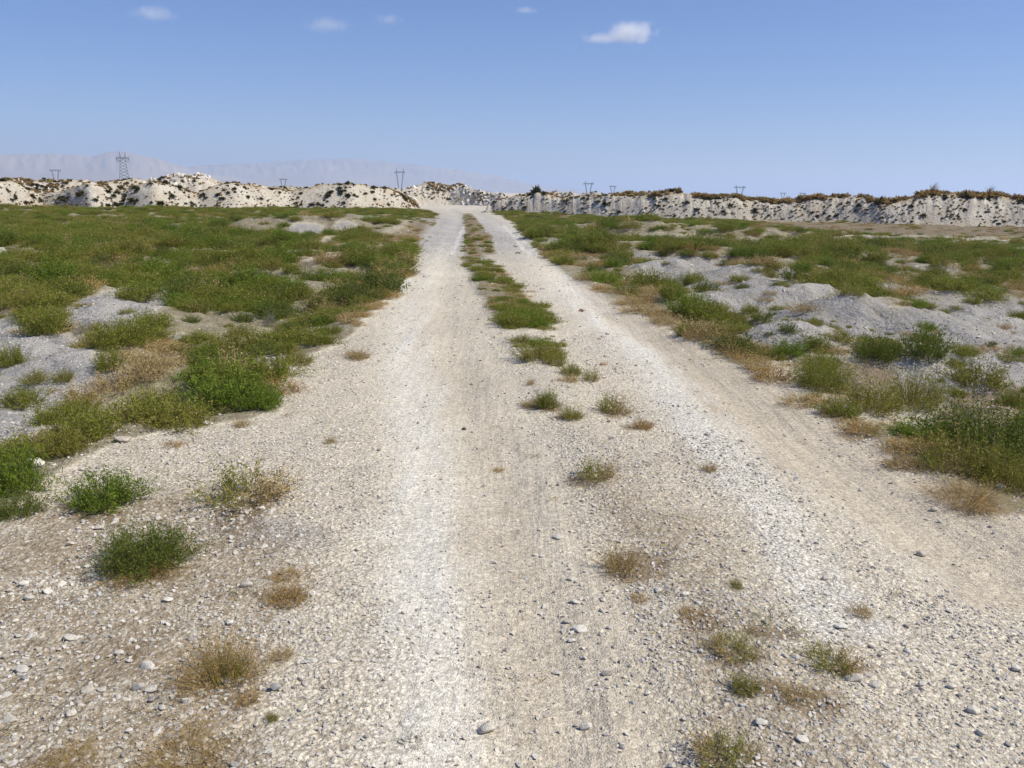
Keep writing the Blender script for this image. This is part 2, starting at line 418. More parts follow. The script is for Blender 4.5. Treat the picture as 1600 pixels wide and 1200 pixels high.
def stone_material(name, base, spread=.2):
    m = NT(name)
    P = m.n('ShaderNodeTexCoord').outputs['Object']
    r = m.n('ShaderNodeObjectInfo').outputs['Random']
    w = m.n('ShaderNodeTexWhiteNoise', noise_dimensions='1D'); m.put(w.inputs['W'], m.math('MULTIPLY', r, 91.7))
    col = m.mix(m.ramp(w.outputs['Value'], .55, 1.0, 0, .6), base, (.47, .38, .28))
    col = m.mix(m.ramp(r, .90, 1.0, 0, .6), col, (.46, .435, .40))
    g = m.ramp(m.math('MULTIPLY', m.noise(P, 2.5, 4).outputs[0], 1), .3, .7, 1 - spread, 1 + spread * .6)
    g = m.math('MULTIPLY', g, m.ramp(r, 0, 1, 1.08, .85))
    vt = m.n('ShaderNodeCombineColor'); [m.put(vt.inputs[i], g) for i in range(3)]
    col = m.mix(1.0, col, vt.outputs[0], 'MULTIPLY')
    b = m.n('ShaderNodeBump'); b.inputs['Strength'].default_value = .5; b.inputs['Distance'].default_value = .05; m.put(b.inputs['Height'], m.noise(P, 9, 4).outputs[0])
    m.bsdf(col, .9, b.outputs[0], .15)
    return m.m

def leaf_material(name, a, b, c=None, trans=.35, cs=.85):
    m = NT(name)
    r = m.n('ShaderNodeObjectInfo').outputs['Random']
    isl = m.n('ShaderNodeNewGeometry').outputs['Random Per Island']
    P = m.n('ShaderNodeNewGeometry').outputs['Position']
    pn = m.ramp(m.noise(P, .35, 3).outputs[0], .35, .65)
    f = m.math('ADD', m.math('MULTIPLY', isl, .45), m.math('ADD', m.math('MULTIPLY', r, .3), m.math('MULTIPLY', pn, .25)))
    col = m.mix(f, a, b)
    if c is not None:
        col = m.mix(m.ramp(isl, cs, cs + .02), col, c)
    d = m.n('ShaderNodeBsdfPrincipled'); m.put(d.inputs['Base Color'], col); d.inputs['Roughness'].default_value = .65; d.inputs['Specular IOR Level'].default_value = .25
    t = m.n('ShaderNodeBsdfTranslucent'); m.put(t.inputs[0], col)
    mx = m.n('ShaderNodeMixShader'); mx.inputs[0].default_value = trans
    m.t.links.new(d.outputs[0], mx.inputs[1]); m.t.links.new(t.outputs[0], mx.inputs[2]); m.t.links.new(mx.outputs[0], m.out.inputs['Surface'])
    return m.m

M_GROUND = ground_material()
M_STONE = stone_material('chalk_stone', (.80, .745, .65))
M_GREYSTONE = stone_material('grey_stone', (.42, .405, .385))
M_BRICKRED = stone_material('rusty_stone', (.42, .27, .18))
M_DARKSTONE = stone_material('dark_stone', (.10, .10, .11))
M_GREEN = leaf_material('green_leaf', (.125, .155, .008), (.285, .31, .034), (.42, .34, .13), cs=.84)
M_DEEP = leaf_material('deep_green_leaf', (.065, .10, .010), (.18, .225, .030), (.30, .25, .09), cs=.92)
M_BRIGHT = leaf_material('bright_green_leaf', (.10, .165, .010), (.235, .31, .032), (.30, .30, .08), cs=.95)
M_OLIVE = leaf_material('olive_leaf', (.17, .18, .018), (.32, .305, .048), (.42, .32, .13), cs=.82)
M_DRY = leaf_material('dry_straw', (.36, .25, .09), (.62, .48, .23), (.15, .10, .05), .25, .82)
M_RUST = leaf_material('rusty_straw', (.36, .22, .07), (.64, .45, .17), (.12, .08, .04), .25, .82)
M_STEM = leaf_material('plant_stem', (.13, .105, .045), (.22, .17, .08), None, .1)
M_GREYTWIG = leaf_material('grey_twig', (.20, .18, .15), (.34, .30, .25), None, .1)
M_DARKGREEN = leaf_material('dark_green_leaf', (.045, .05, .018), (.085, .085, .03), (.16, .12, .05), .2, .9)

# ------------------------------------------------------------------ the ground sheet and the dirt track
rows = np.concatenate([-np.array([3000, 1200, 500, 200, 80, 40, 20, 12, 8.0]), np.arange(-6, 1.6, .2), 1.7 * 1.0085 ** np.arange(0, 432)])
rows = rows[rows < 64]
rows = np.concatenate([rows, np.arange(64, 92, .5), 92 * 1.12 ** np.arange(0, 47)])
NR, NC = len(rows), 760
uu = np.linspace(-1, 1, NC)
halfw = 5.5 + .92 * np.maximum(rows, 0) + np.where(rows < -6, -rows * 1.0, 0)
X = uu[None, :] * halfw[:, None]; Y = np.repeat(rows[:, None], NC, 1)
Z = zground(X, Y)
S = survey(X, Y, Z)
near = (Y > 1.2) & (Y < 14)
Z = Z + near * (fbm(X * 9, Y * 9, 41, 3) - .5) * 0.016 * (.3 + S[..., 5])
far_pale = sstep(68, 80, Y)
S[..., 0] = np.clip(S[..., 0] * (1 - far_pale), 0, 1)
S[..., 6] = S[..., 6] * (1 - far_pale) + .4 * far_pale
road_cells = ((X > edge_l(np.clip(Y, 1.9, 80))) & (X < edge_r(np.clip(Y, 1.9, 80))) & (Y > -3000) & (Y < 82))
rc = road_cells[:-1, :-1] & road_cells[1:, 1:] & road_cells[:-1, 1:] & road_cells[1:, :-1]
V = np.stack([X, Y, Z], -1).reshape(-1, 3)
Sf = S.reshape(-1, 7)
def add_zones(me, used, Sf):
    for nm, ch in (('zone_a', (3, 2, 4)), ('zone_b', (5, 6, 0))):
        at = me.attributes.new(nm, 'FLOAT_COLOR', 'POINT')
        c = np.ones((len(used), 4), np.float32); c[:, :3] = Sf[used][:, ch]
        at.data.foreach_set('color', c.ravel())
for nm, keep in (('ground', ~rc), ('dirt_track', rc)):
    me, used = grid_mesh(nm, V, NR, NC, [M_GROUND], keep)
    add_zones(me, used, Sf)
    o = link(nm, me)
    tag(o, {'ground': 'dry chalky plain with patches of grey gravel and soil under the plants',
            'dirt_track': 'pale two-rut dirt track of crushed chalk running to the white banks'}[nm], kind='structure')

# ------------------------------------------------------------------ spoil banks at the end of the plain
def bank_material(name, streak=0.0, rust=.5):
    m = NT(name)
    P = m.n('ShaderNodeNewGeometry').outputs['Position']
    crest = m.attr('crest').outputs['Fac']
    n1 = m.noise(P, .9, 5, .6).outputs[0]; n2 = m.noise(P, 5, 4, .65).outputs[0]
    col = m.mix(m.ramp(n1, .35, .65), (.63, .58, .49), (.50, .44, .35))
    col = m.mix(m.ramp(n2, .50, .66, 0, .6), col, (.36, .31, .235))
    col = m.mix(m.ramp(m.noise(P, .35, 5, .7).outputs[0], .52, .64, 0, .55), col, (.45, .36, .24))
    if streak:
        mp = m.n('ShaderNodeMapping'); m.put(mp.inputs[0], P); mp.inputs['Scale'].default_value = (2.2, .5, .18)
        st = m.noise(mp.outputs[0], 1.0, 4, .7).outputs[0]
        col = m.mix(m.ramp(st, .48, .62, 0, streak), col, (.33, .30, .255))
    cm = m.math('ADD', crest, m.math('MULTIPLY', m.math('SUBTRACT', m.noise(P, 1.1, 5, .7).outputs[0], .5), 1.1))
    col = m.mix(m.ramp(cm, .45, .75, 0, rust), col, m.mix(n2, (.34, .24, .12), (.46, .37, .24)))
    h = m.math('ADD', n2, m.math('MULTIPLY', m.noise(P, 14, 3).outputs[0], .6))
    b = m.n('ShaderNodeBump'); b.inputs['Distance'].default_value = .12; b.inputs['Strength'].default_value = .9; m.put(b.inputs['Height'], h)
    m.bsdf(col, .95, b.outputs[0], .1)
    return m.m
def azim(px):
    """horizontal direction of a column of the picture at the horizon"""
    d = ray(px, 300 + (px - 750) * .02); n = math.hypot(d[0], d[1]); return d[0] / n, d[1] / n
def crest_height(px, py, dist):
    d = ray(px, py); return CAM_H + dist * d[2] / math.hypot(d[0], d[1])
BANKS = {}
def bank(name, crest, foot, mat, label, seed, lump=.25, width=9.0, streak=False, slope=0.72, ncols=900, base=None):
    cx = np.array([c[0] for c in crest], float); cy = np.array([c[1] for c in crest], float)
    fx = np.array([c[0] for c in foot], float); fd = np.array([c[1] for c in foot], float)
    px = np.linspace(cx[0], cx[-1], ncols)
    dirs = np.array([azim(p) for p in px])
    r0 = np.interp(px, fx, fd)
    kk = max(3, int(ncols / (px[-1] - px[0]) * (90 if streak else 30))) | 1; ker = np.hanning(kk + 2)[1:-1]; ker /= ker.sum()
    r0 = np.convolve(np.pad(r0, kk // 2, mode='edge'), ker, 'valid')
    cyi = np.interp(px, cx, cy); k2 = max(3, int(ncols / (px[-1] - px[0]) * 14)) | 1; ker2 = np.hanning(k2 + 2)[1:-1]; ker2 /= ker2.sum()
    cyi = np.convolve(np.pad(cyi, k2 // 2, mode='edge'), ker2, 'valid')
    H = np.array([crest_height(p, y, r + 2.6) for p, y, r in zip(px, cyi, r0)])
    arc = np.cumsum(np.concatenate([[0], np.hypot(*np.diff(dirs * r0[:, None], axis=0).T)]))
    H = H * (1 + .10 * (fbm(arc * .5, arc * 0, seed, 4) - .5)) 
    endf = sstep(0, 14, np.arange(ncols)) * sstep(0, 14, np.arange(ncols)[::-1])
    H = H * endf - .25 * (1 - endf)
    r0 = r0 + (fbm(arc * .22, arc * 0 + 4, seed + 1, 3) - .5) * (1.0 if streak else 2.0)
    NRR = 90
    t = np.linspace(-.6, width, NRR)
    T, A = np.meshgrid(t, arc, indexing='ij')
    Hh = H[None, :]; run = np.maximum(Hh, .3) / slope
    s = T / run
    up = np.where(s < 0, s * .5, np.sin(np.clip(s, 0, 1) * math.pi / 2) ** 1.15)
    back = 1 - .45 * sstep(1.0, 1.0 + 5 / run, s) 
    z = Hh * up * back
    z = z + (fbm(A * .55, T * .55, seed + 2, 4) - .5) * lump * 2 * sstep(.1, .8, s) * np.clip(Hh, 0, 1.5)
    z = z + (fbm(A * 2.4, T * 1.6, seed + 3, 3) - .5) * lump * .55 * sstep(0, .4, s)
    if streak:
        z = z + (fbm(A * 2.2, T * .18, seed + 5, 4) - .5) * .30 * sstep(.05, .4, s) * (1 - sstep(.8, 1.2, s))
    z = z - .8 * sstep(width - 1.2, width, T) - .1
    r = r0[None, :] + T
    Vb = np.stack([dirs[:, 0][None] * r, dirs[:, 1][None] * r, z], -1)
    me, used = grid_mesh(name, Vb.reshape(-1, 3), NRR, ncols, [mat])
    at = me.attributes.new('crest', 'FLOAT', 'POINT'); at.data.foreach_set('value', sstep(.55, 1.05, s).reshape(-1)[used].astype(np.float32))
    o = link(name, me); tag(o, label, kind='structure')
    BANKS[label] = (Vb, s, px)
    return Vb, s, px
M_BANK_L = bank_material('white_chalk_bank', 0, .75)
M_BANK_R = bank_material('streaked_chalk_bank', .7, .7)
M_RUBBLE = bank_material('rubble_heap', 0, .45)

back_l = bank('rubble_bank', [(-260, 284), (-60, 280), (0, 279), (30, 281), (60, 284), (120, 282), (180, 281), (215, 277), (250, 275), (290, 273), (310, 271), (330, 275), (360, 284), (420, 291), (480, 294), (560, 292), (640, 292)],
     [(-260, 80), (0, 80), (300, 80), (640, 86)], M_RUBBLE, 'long ochre rubble bank rising behind the white heaps on the left', 300, .3, 9, ncols=700)
back_c = bank('rubble_bank', [(612, 306), (630, 292), (650, 286), (665, 283), (680, 285), (700, 288), (722, 290), (740, 299), (775, 303), (830, 304), (900, 301), (1000, 302), (1100, 306)],
     [(612, 104), (700, 106), (800, 100), (1100, 90)], M_RUBBLE, 'grey rubble hill standing behind the gap where the track leaves', 340, .4, 10, ncols=420)
front_l = bank('chalk_bank', [(-260, 290), (-40, 289), (0, 283), (16, 281), (40, 290), (60, 297), (85, 298), (105, 293), (125, 287), (142, 286), (160, 289), (185, 299), (200, 291), (222, 282), (240, 280), (262, 282), (285, 292), (305, 301), (322, 294), (345, 283), (366, 280), (388, 285), (415, 292), (450, 298), (475, 293), (505, 287), (545, 286), (575, 288), (605, 292), (630, 303), (660, 322)],
     [(-260, 64), (0, 66), (60, 70), (100, 68), (142, 65), (190, 67), (240, 64.5), (305, 67), (366, 66), (450, 70), (545, 69), (620, 73), (660, 76)], M_BANK_L, 'white chalk bank of rounded heaps behind the green field on the left', 400, .16, 8, ncols=1200)
front_r = bank('chalk_bank', [(752, 324), (770, 314), (800, 305), (822, 302), (840, 300), (870, 305), (905, 306), (940, 306), (970, 304), (1000, 301), (1030, 303), (1062, 301), (1085, 304), (1110, 307), (1150, 306), (1175, 309), (1200, 309), (1230, 311), (1255, 307), (1290, 306), (1320, 303), (1350, 303), (1372, 312), (1395, 314), (1420, 309), (1445, 301), (1470, 299), (1500, 299), (1520, 301), (1545, 303), (1570, 307), (1600, 311), (1700, 312), (1900, 318)],
     [(752, 69), (800, 67.5), (900, 64.5), (1000, 62), (1100, 61.5), (1200, 63.5), (1300, 63), (1400, 61.5), (1500, 63), (1600, 65), (1900, 66)], M_BANK_R, 'long streaked chalk bank with rusty scrub along its top on the right', 500, .16, 8, True, slope=.70, ncols=1300)

# ------------------------------------------------------------------ far hills
def hill_material():
    m = NT('bare_hillside')
    P = m.n('ShaderNodeNewGeometry').outputs['Position']
    n = m.noise(P, .0016, 6, .6).outputs[0]
    col = m.mix(m.ramp(n, .35, .65), (.44, .34, .24), (.30, .235, .17))
    m.bsdf(col, .95, None, .1)
    return m.m
M_HILL = hill_material()
def hill(crest, dist, depth, label, seed):
    ncol, nrow = 260, 60
    cx = [c[0] for c in crest]; cy = [c[1] for c in crest]
    px = np.linspace(cx[0], cx[-1], ncol)
    dirs = np.array([azim(p) for p in px])
    H = np.array([max(crest_height(p, y, dist + depth * .5), 0) for p, y in zip(px, np.interp(px, cx, cy))])
    t = np.linspace(0, 1, nrow)
    T, Pp = np.meshgrid(t, px, indexing='ij')
    prof = np.where(T < .5, np.sin(T * math.pi) ** .9, 1 - .6 * sstep(.5, 1, T))
    z = H[None] * prof * (1 + .5 * (fbm(Pp / 60, T * 6, seed, 5) - .5) * sstep(0, .2, T) * (1 - .75 * sstep(.3, .5, T)))
    gul = np.abs(fbm(Pp / 13 + 1.5 * fbm(Pp / 60, T * 4, seed + 4, 3), T * 2.0, seed + 9, 4) - .5)
    z = z - 20 * (1 - sstep(0, .14, gul)) * sstep(.05, .25, T) * (1 - .8 * sstep(.38, .5, T)) * np.clip(H[None] / 200, 0, 1)
    r = dist + T * depth
    Vb = np.stack([dirs[:, 0][None] * r, dirs[:, 1][None] * r, z - 2], -1)
    me, _ = grid_mesh('hill', Vb.reshape(-1, 3), nrow, ncol, [M_HILL])
    tag(link('hill', me), label, kind='structure')
hill([(-420, 262), (-200, 250), (-60, 243), (30, 239), (90, 240), (140, 243), (170, 241), (205, 238), (240, 246), (280, 258), (330, 272), (420, 284), (520, 292), (620, 298)], 5600, 2400,
     'hazy bare hill far away on the left edge behind the pylons', 610)
hill([(180, 280), (250, 268), (330, 258), (400, 254), (470, 250), (540, 248), (600, 250), (630, 254), (680, 261), (730, 267), (780, 275), (820, 285), (860, 292), (930, 300), (1000, 305), (1060, 308)], 7200, 2600,
     'long low hazy plateau hill far away behind the middle of the banks', 640)

# ------------------------------------------------------------------ plant and stone builders
def blades(P, D, L, W, droop, rg, segs=2):
    """many thin tapering leaves: returns verts, faces"""
    n = len(P)
    D = D / np.linalg.norm(D, axis=1, keepdims=True)
    a = rg.normal(size=(n, 3)); side = np.cross(D, a); side /= np.linalg.norm(side, axis=1, keepdims=True)
    Vv, Fv = [], []
    mid = P + D * (L * .5)[:, None]; mid[:, 2] -= droop * L * .15
    tip = P + D * L[:, None]; tip[:, 2] -= droop * L * .6
    w = (side * W[:, None]) * .5
    Vv = np.stack([P - w * .7, P + w * .7, mid - w, mid + w, tip], 1).reshape(-1, 3)
    b = np.arange(n) * 5
    F4 = np.stack([b, b + 1, b + 3, b + 2], 1).tolist(); F3 = np.stack([b + 2, b + 3, b + 4], 1).tolist()
    return Vv, F4 + F3
def plant_meshes(name, seed, n_stem, n_leaf, leaf_l, leaf_w, mleaf, mstem, spread=1.0, dome=1.0, mdry=None, dry_side=None, droop=.2, leafy=True, thin=.012):
    """unit plant: radius about 1, height about 1; stems and foliage as two meshes"""
    rg = np.random.default_rng(seed)
    ang = rg.uniform(0, 2 * math.pi, n_stem); br = np.sqrt(rg.uniform(0, 1, n_stem)) * .55
    lob = 1 + .22 * np.sin(ang * 3 + seed) + .16 * np.sin(ang * 5 + 2 * seed) + rg.normal(size=n_stem) * .12
    B = np.stack([np.cos(ang) * br, np.sin(ang) * br, -.03 * np.ones(n_stem)], 1)
    tilt = br / .55
    top = np.stack([np.cos(ang) * (.25 + .75 * tilt ** 1.1) * spread * lob, np.sin(ang) * (.25 + .75 * tilt ** 1.1) * spread * lob, dome * (1.0 - .62 * tilt ** 2) * rg.uniform(.62, 1.1, n_stem)], 1)
    D = top - B
    D = D + rg.normal(size=D.shape) * np.array([.16, .16, .10]); D[:, 2] = np.maximum(D[:, 2], .04)
    sv, sf = blades(B, D, np.linalg.norm(D, axis=1), np.full(n_stem, thin), 0, rg)
    if not leafy:
        return mesh_from(name + '_stems', sv, sf, [mstem]), None
    t = rg.uniform(.18, 1.02, (n_stem, n_leaf))
    P = (B[:, None, :] + D[:, None, :] * t[..., None]).reshape(-1, 3)
    dd = np.repeat(D / np.linalg.norm(D, axis=1, keepdims=True), n_leaf, 0)
    P = P + rg.normal(size=P.shape) * .05
    LD = dd * .55 + rg.normal(size=dd.shape) * .62 + np.array([0, 0, .3])
    n = len(P); lv, lf = blades(P, LD, leaf_l * rg.uniform(.5, 1.3, n), leaf_w * rg.uniform(.6, 1.3, n), droop, rg)
    mats = [mleaf]; mi = None
    if mdry is not None:
        mats = [mleaf, mdry]
        side = P[:, 0] * math.cos(dry_side) + P[:, 1] * math.sin(dry_side) + rg.normal(size=n) * .22
        isd = (side > .15).astype(int); mi = np.concatenate([isd, isd])
    return mesh_from(name + '_stems', sv, sf, [mstem]), mesh_from(name + '_foliage', lv, lf, mats, mi)

KINDS = {}
def kind(key, n, **kw):
    KINDS[key] = [plant_meshes(key, 1000 + 37 * i + sum(map(ord, key)), **kw) for i in range(n)]
kind('green', 4, n_stem=165, n_leaf=26, leaf_l=.10, leaf_w=.024, mleaf=M_GREEN, mstem=M_STEM)
kind('large', 2, n_stem=330, n_leaf=32, leaf_l=.062, leaf_w=.013, mleaf=M_GREEN, mstem=M_STEM, thin=.007)
kind('largeolive', 1, n_stem=300, n_leaf=28, leaf_l=.06, leaf_w=.013, mleaf=M_OLIVE, mstem=M_STEM, thin=.007)
kind('largedry', 3, n_stem=330, n_leaf=16, leaf_l=.07, leaf_w=.009, mleaf=M_RUST, mstem=M_DRY, droop=.5, thin=.007)
kind('largedeep', 2, n_stem=380, n_leaf=30, leaf_l=.068, leaf_w=.017, mleaf=M_DEEP, mstem=M_STEM, thin=.008)
kind('deep', 3, n_stem=150, n_leaf=22, leaf_l=.10, leaf_w=.025, mleaf=M_DEEP, mstem=M_STEM)
kind('bright', 3, n_stem=170, n_leaf=26, leaf_l=.11, leaf_w=.024, mleaf=M_BRIGHT, mstem=M_STEM)
kind('olive', 4, n_stem=150, n_leaf=20, leaf_l=.10, leaf_w=.024, mleaf=M_OLIVE, mstem=M_STEM)
kind('mixed', 3, n_stem=130, n_leaf=16, leaf_l=.10, leaf_w=.024, mleaf=M_GREEN, mstem=M_DRY, mdry=M_DRY, dry_side=.1)
kind('dry', 4, n_stem=130, n_leaf=11, leaf_l=.14, leaf_w=.020, mleaf=M_DRY, mstem=M_DRY, droop=.5, thin=.016)
kind('rust', 3, n_stem=130, n_leaf=12, leaf_l=.12, leaf_w=.022, mleaf=M_RUST, mstem=M_RUST, droop=.5, thin=.016)
kind('twig', 3, n_stem=34, n_leaf=5, leaf_l=.22, leaf_w=.022, mleaf=M_OLIVE, mstem=M_GREYTWIG, spread=1.1, thin=.022)
kind('stalk', 3, n_stem=42, n_leaf=7, leaf_l=.10, leaf_w=.030, mleaf=M_DRY, mstem=M_DRY, spread=.55, dome=1.5, thin=.022)
kind('grey', 2, n_stem=90, n_leaf=8, leaf_l=.22, leaf_w=.014, mleaf=M_GREYTWIG, mstem=M_GREYTWIG, thin=.016)

def hull_stone(name, seed, mat, n=22, sub=False):
    import bmesh
    rg = np.random.default_rng(seed)
    p = rg.normal(size=(n, 3)); p /= np.linalg.norm(p, axis=1, keepdims=True)
    p *= rg.uniform(.78, 1.0, (n, 1)); p *= np.array([1, rg.uniform(.6, .9), rg.uniform(.42, .7)])
    bm = bmesh.new()
    for q in p: bm.verts.new(q)
    r = bmesh.ops.convex_hull(bm, input=bm.verts)
    bmesh.ops.delete(bm, geom=[v for v in r['geom_interior'] if isinstance(v, bmesh.types.BMVert)], context='VERTS')
    if sub:
        bmesh.ops.bevel(bm, geom=list(bm.edges), offset=.05, segments=1, affect='EDGES')
    me = bpy.data.meshes.new(name); bm.to_mesh(me); bm.free(); me.materials.append(mat)
    return me
PEBBLES = [hull_stone('pebble', 50 + i, M_STONE, 13) for i in range(10)] + [hull_stone('pebble', 80 + i, M_GREYSTONE, 12) for i in range(1)]
STONES = [hull_stone('stone', 150 + i, M_STONE, 26, True) for i in range(8)]
GSTONES = [hull_stone('stone', 170 + i, M_GREYSTONE, 26, True) for i in range(2)]
RSTONES = [hull_stone('stone', 180 + i, M_BRICKRED, 24, True) for i in range(1)]
DSTONES = [hull_stone('stone', 185 + i, M_DARKSTONE, 24, True) for i in range(1)]

# ------------------------------------------------------------------ scatter: one object of kind stuff from many small pieces
def scatter(name, pts, rots, scl, idx, meshes, label):
    src = bpy.data.collections.new(name + '_pieces')
    for i, ms in enumerate(meshes):
        for m_ in ([ms] if not isinstance(ms, (tuple, list)) else [ms]):
            o = bpy.data.objects.new('%s_piece_%03d' % (name, i), m_ if not isinstance(m_, (tuple, list)) else join2(m_)); src.objects.link(o)
    me = bpy.data.meshes.new(name)
    n = len(pts); me.vertices.add(n); me.vertices.foreach_set('co', np.asarray(pts, np.float32).ravel())
    for an, typ, arr, key in (('rot', 'FLOAT_VECTOR', rots, 'vector'), ('scl', 'FLOAT_VECTOR', scl, 'vector'), ('idx', 'INT', idx, 'value')):
        a = me.attributes.new(an, typ, 'POINT'); a.data.foreach_set(key, np.asarray(arr, np.int32 if typ == 'INT' else np.float32).ravel())
    o = link(name, me); tag(o, label, kind='stuff')
    ng = bpy.data.node_groups.new(name, 'GeometryNodeTree')
    ng.interface.new_socket('Geometry', in_out='INPUT', socket_type='NodeSocketGeometry')
    ng.interface.new_socket('Geometry', in_out='OUTPUT', socket_type='NodeSocketGeometry')
    N = ng.nodes; Lk = ng.links
    gi, go = N.new('NodeGroupInput'), N.new('NodeGroupOutput')
    ci = N.new('GeometryNodeCollectionInfo'); ci.inputs['Collection'].default_value = src; ci.inputs['Separate Children'].default_value = True; ci.inputs['Reset Children'].default_value = True
    ip = N.new('GeometryNodeInstanceOnPoints'); ip.inputs['Pick Instance'].default_value = True
    def na(nm, t):
        a = N.new('GeometryNodeInputNamedAttribute'); a.data_type = t; a.inputs['Name'].default_value = nm; return a.outputs[0]
    e2r = N.new('FunctionNodeEulerToRotation'); Lk.new(na('rot', 'FLOAT_VECTOR'), e2r.inputs[0])
    Lk.new(gi.outputs[0], ip.inputs['Points']); Lk.new(ci.outputs[0], ip.inputs['Instance']); Lk.new(na('idx', 'INT'), ip.inputs['Instance Index'])
    Lk.new(e2r.outputs[0], ip.inputs['Rotation']); Lk.new(na('scl', 'FLOAT_VECTOR'), ip.inputs['Scale']); Lk.new(ip.outputs[0], go.inputs[0])
    md = o.modifiers.new('scatter', 'NODES'); md.node_group = ng
    return o
_join_cache = {}
def join2(pair):
    """stems and foliage of a plant kind as one mesh for ground cover"""
    key = (pair[0].name, pair[1].name)
    if key in _join_cache: return _join_cache[key]
    vs, fs, mi, mats = [], [], [], []
    for me in pair:
        off = len(vs); mo = len(mats)
        vs += [tuple(v.co) for v in me.vertices]; fs += [tuple(off + i for i in p.vertices) for p in me.polygons]; mi += [mo + p.material_index for p in me.polygons]
        mats += list(me.materials)
    _join_cache[key] = mesh_from(pair[0].name + '_joined', vs, fs, mats, mi)
    return _join_cache[key]

# gravel: stones small enough that nobody could count them, sized by how far off they lie
def gravel():
    P, Sc = [], []
    for (n, d0, d1, s0, s1) in ((34000, 1.75, 3.2, .0035, .016), (34000, 2.6, 5.5, .005, .018), (26000, 4.5, 10, .008, .024), (20000, 8, 18, .012, .035), (16000, 14, 36, .02, .06), (5000, 1.8, 4.2, .016, .03)):
        y = np.sqrt(rng.uniform(d0 ** 2, d1 ** 2, n)); x = rng.uniform(-1, 1, n) * (.7 * y + .4)
        z = zground(x, y); s = survey(x, y, z)
        p = (.10 + .90 * s[:, 5] ** 1.3) * (1 - .75 * s[:, 0])
        clump = sstep(.35, .65, fbm(x * 2.2, y * 2.2, 71, 4)); p = p * (.35 + .65 * clump)
        if s0 == .016: p = p * s[:, 4] * clump * .6 * (x < 0)
        k = rng.uniform(0, 1, n) < p
        x, y, z, L = x[k], y[k], z[k], s[k, 5]
        size = s0 * (s1 / s0) ** (rng.uniform(0, 1, len(x)) ** 2.2)
        P.append(np.stack([x, y, z + size * .05], 1)); Sc.append(size)
    P = np.concatenate(P); Sc = np.concatenate(Sc); n = len(P)
    near = (P[:, 1] < 14)
    P[:, 2] += near * (fbm(P[:, 0] * 9, P[:, 1] * 9, 41, 3) - .5) * .016 * .8
    R = np.stack([rng.normal(size=n) * .35, rng.normal(size=n) * .35, rng.uniform(0, 6.28, n)], 1)
    S3 = Sc[:, None] * rng.uniform(.75, 1.2, (n, 3))
    scatter('gravel', P, R, S3, np.where(rng.uniform(0, 1, n) < .03, 10, rng.integers(0, 10, n)), PEBBLES, 'loose pale crushed chalk gravel strewn over the track and its shoulders')
gravel()

# dry twigs and straw lying in the gravel
def lying_twigs():
    rg = np.random.default_rng(5); ms = []
    for i in range(5):
        n = 14; P_ = np.c_[rg.normal(size=(n, 2)) * .45, rg.uniform(.0, .08, n)]; D = np.c_[rg.normal(size=(n, 2)), rg.normal(size=n) * .14]
        v, f = blades(P_, D, rg.uniform(.3, 1.1, n), rg.uniform(.025, .06, n), .1, rg)
        ms.append(mesh_from('straw_bits', v, f, [M_RUST if i % 2 else M_STEM]))
    n = 16000
    y = np.sqrt(rng.uniform(1.8 ** 2, 11 ** 2, n)); x = rng.uniform(-1, 1, n) * (.7 * y + .4); z = zground(x, y); s = survey(x, y, z)
    p = s[:, 4] * 1.1 * sstep(.42, .66, fbm(x * 1.7, y * 1.7, 91, 4)) + .02
    k = rng.uniform(0, 1, n) < p; x, y, z = x[k], y[k], z[k]; n = len(x)
    sz = rng.uniform(.015, .05, n)
    scatter('plant_litter', np.stack([x, y, z + .006], 1), np.stack([np.zeros(n), np.zeros(n), rng.uniform(0, 6.28, n)], 1), np.repeat(sz[:, None], 3, 1), rng.integers(0, 5, n), ms,
            'dry brown straw and twig litter lying in the gravel')
lying_twigs()

# ------------------------------------------------------------------ single plants that stand out (picture column, row of the foot, width, height)
PLANT_SPOTS = []
def plant(px, py, w, h, kd, label, name='green_bush', cat='bush', group=None, parts=True, rz=None):
    x, y, z = ground_at(px, py)
    dist = math.sqrt(x * x + y * y + (CAM_H - z) ** 2)
    ppm = F_PX / dist
    rx = w / ppm / 2 * .92; hz = max(h / ppm * .95, .02)
    if h / max(w, 1) > .5: hz *= .85
    v = KINDS[kd][random.randrange(len(KINDS[kd]))]
    rt = bpy.data.objects.new(name, None); COL.objects.link(rt)
    rt.empty_display_size = .1
    rt.location = (x, y + rx * .5, float(zground(x, y + rx * .5)) - .005)
    rt.rotation_euler = (0, 0, random.uniform(0, 6.28) if rz is None else rz)
    rt.scale = (rx, rx, hz)
    tag(rt, label, cat, group)
    a = link('stems', v[0], rt); b = link('foliage', v[1], rt)
    PLANT_SPOTS.append((x, y + rx * .5, rx))
    return rt
G_TUFT = 'dry and half green tufts scattered over the gravel of the track'
G_BUSH = 'green bushes growing beside the track'
# lower left
plant(150, 798, 118, 62, 'bright', 'bright green low bush alone on the gravel near the left edge', group=G_BUSH)
plant(372, 792, 158, 60, 'mixed', 'wide low bush on the left gravel, green at its left and straw-coloured at its right', group=G_BUSH, rz=0)
plant(215, 900, 150, 66, 'largedeep', 'dark green bush with a dry skirt on the brown gravel, lower left', group=G_BUSH)
plant(212, 912, 120, 26, 'largedry', 'brown dry skirt of straw under the dark green bush at lower left', 'dry_tuft', 'tuft', G_TUFT)
plant(330, 1078, 158, 88, 'largedry', 'biggest brown dry tuft, among white stones at lower left', 'dry_tuft', 'tuft', G_TUFT)
plant(345, 1068, 70, 50, 'olive', 'olive sprig growing through the biggest brown tuft at lower left', 'dry_tuft', 'tuft', G_TUFT)
plant(445, 948, 76, 40, 'rust', 'ragged rusty tuft on white gravel left of the wheel rut', 'dry_tuft', 'tuft', G_TUFT)
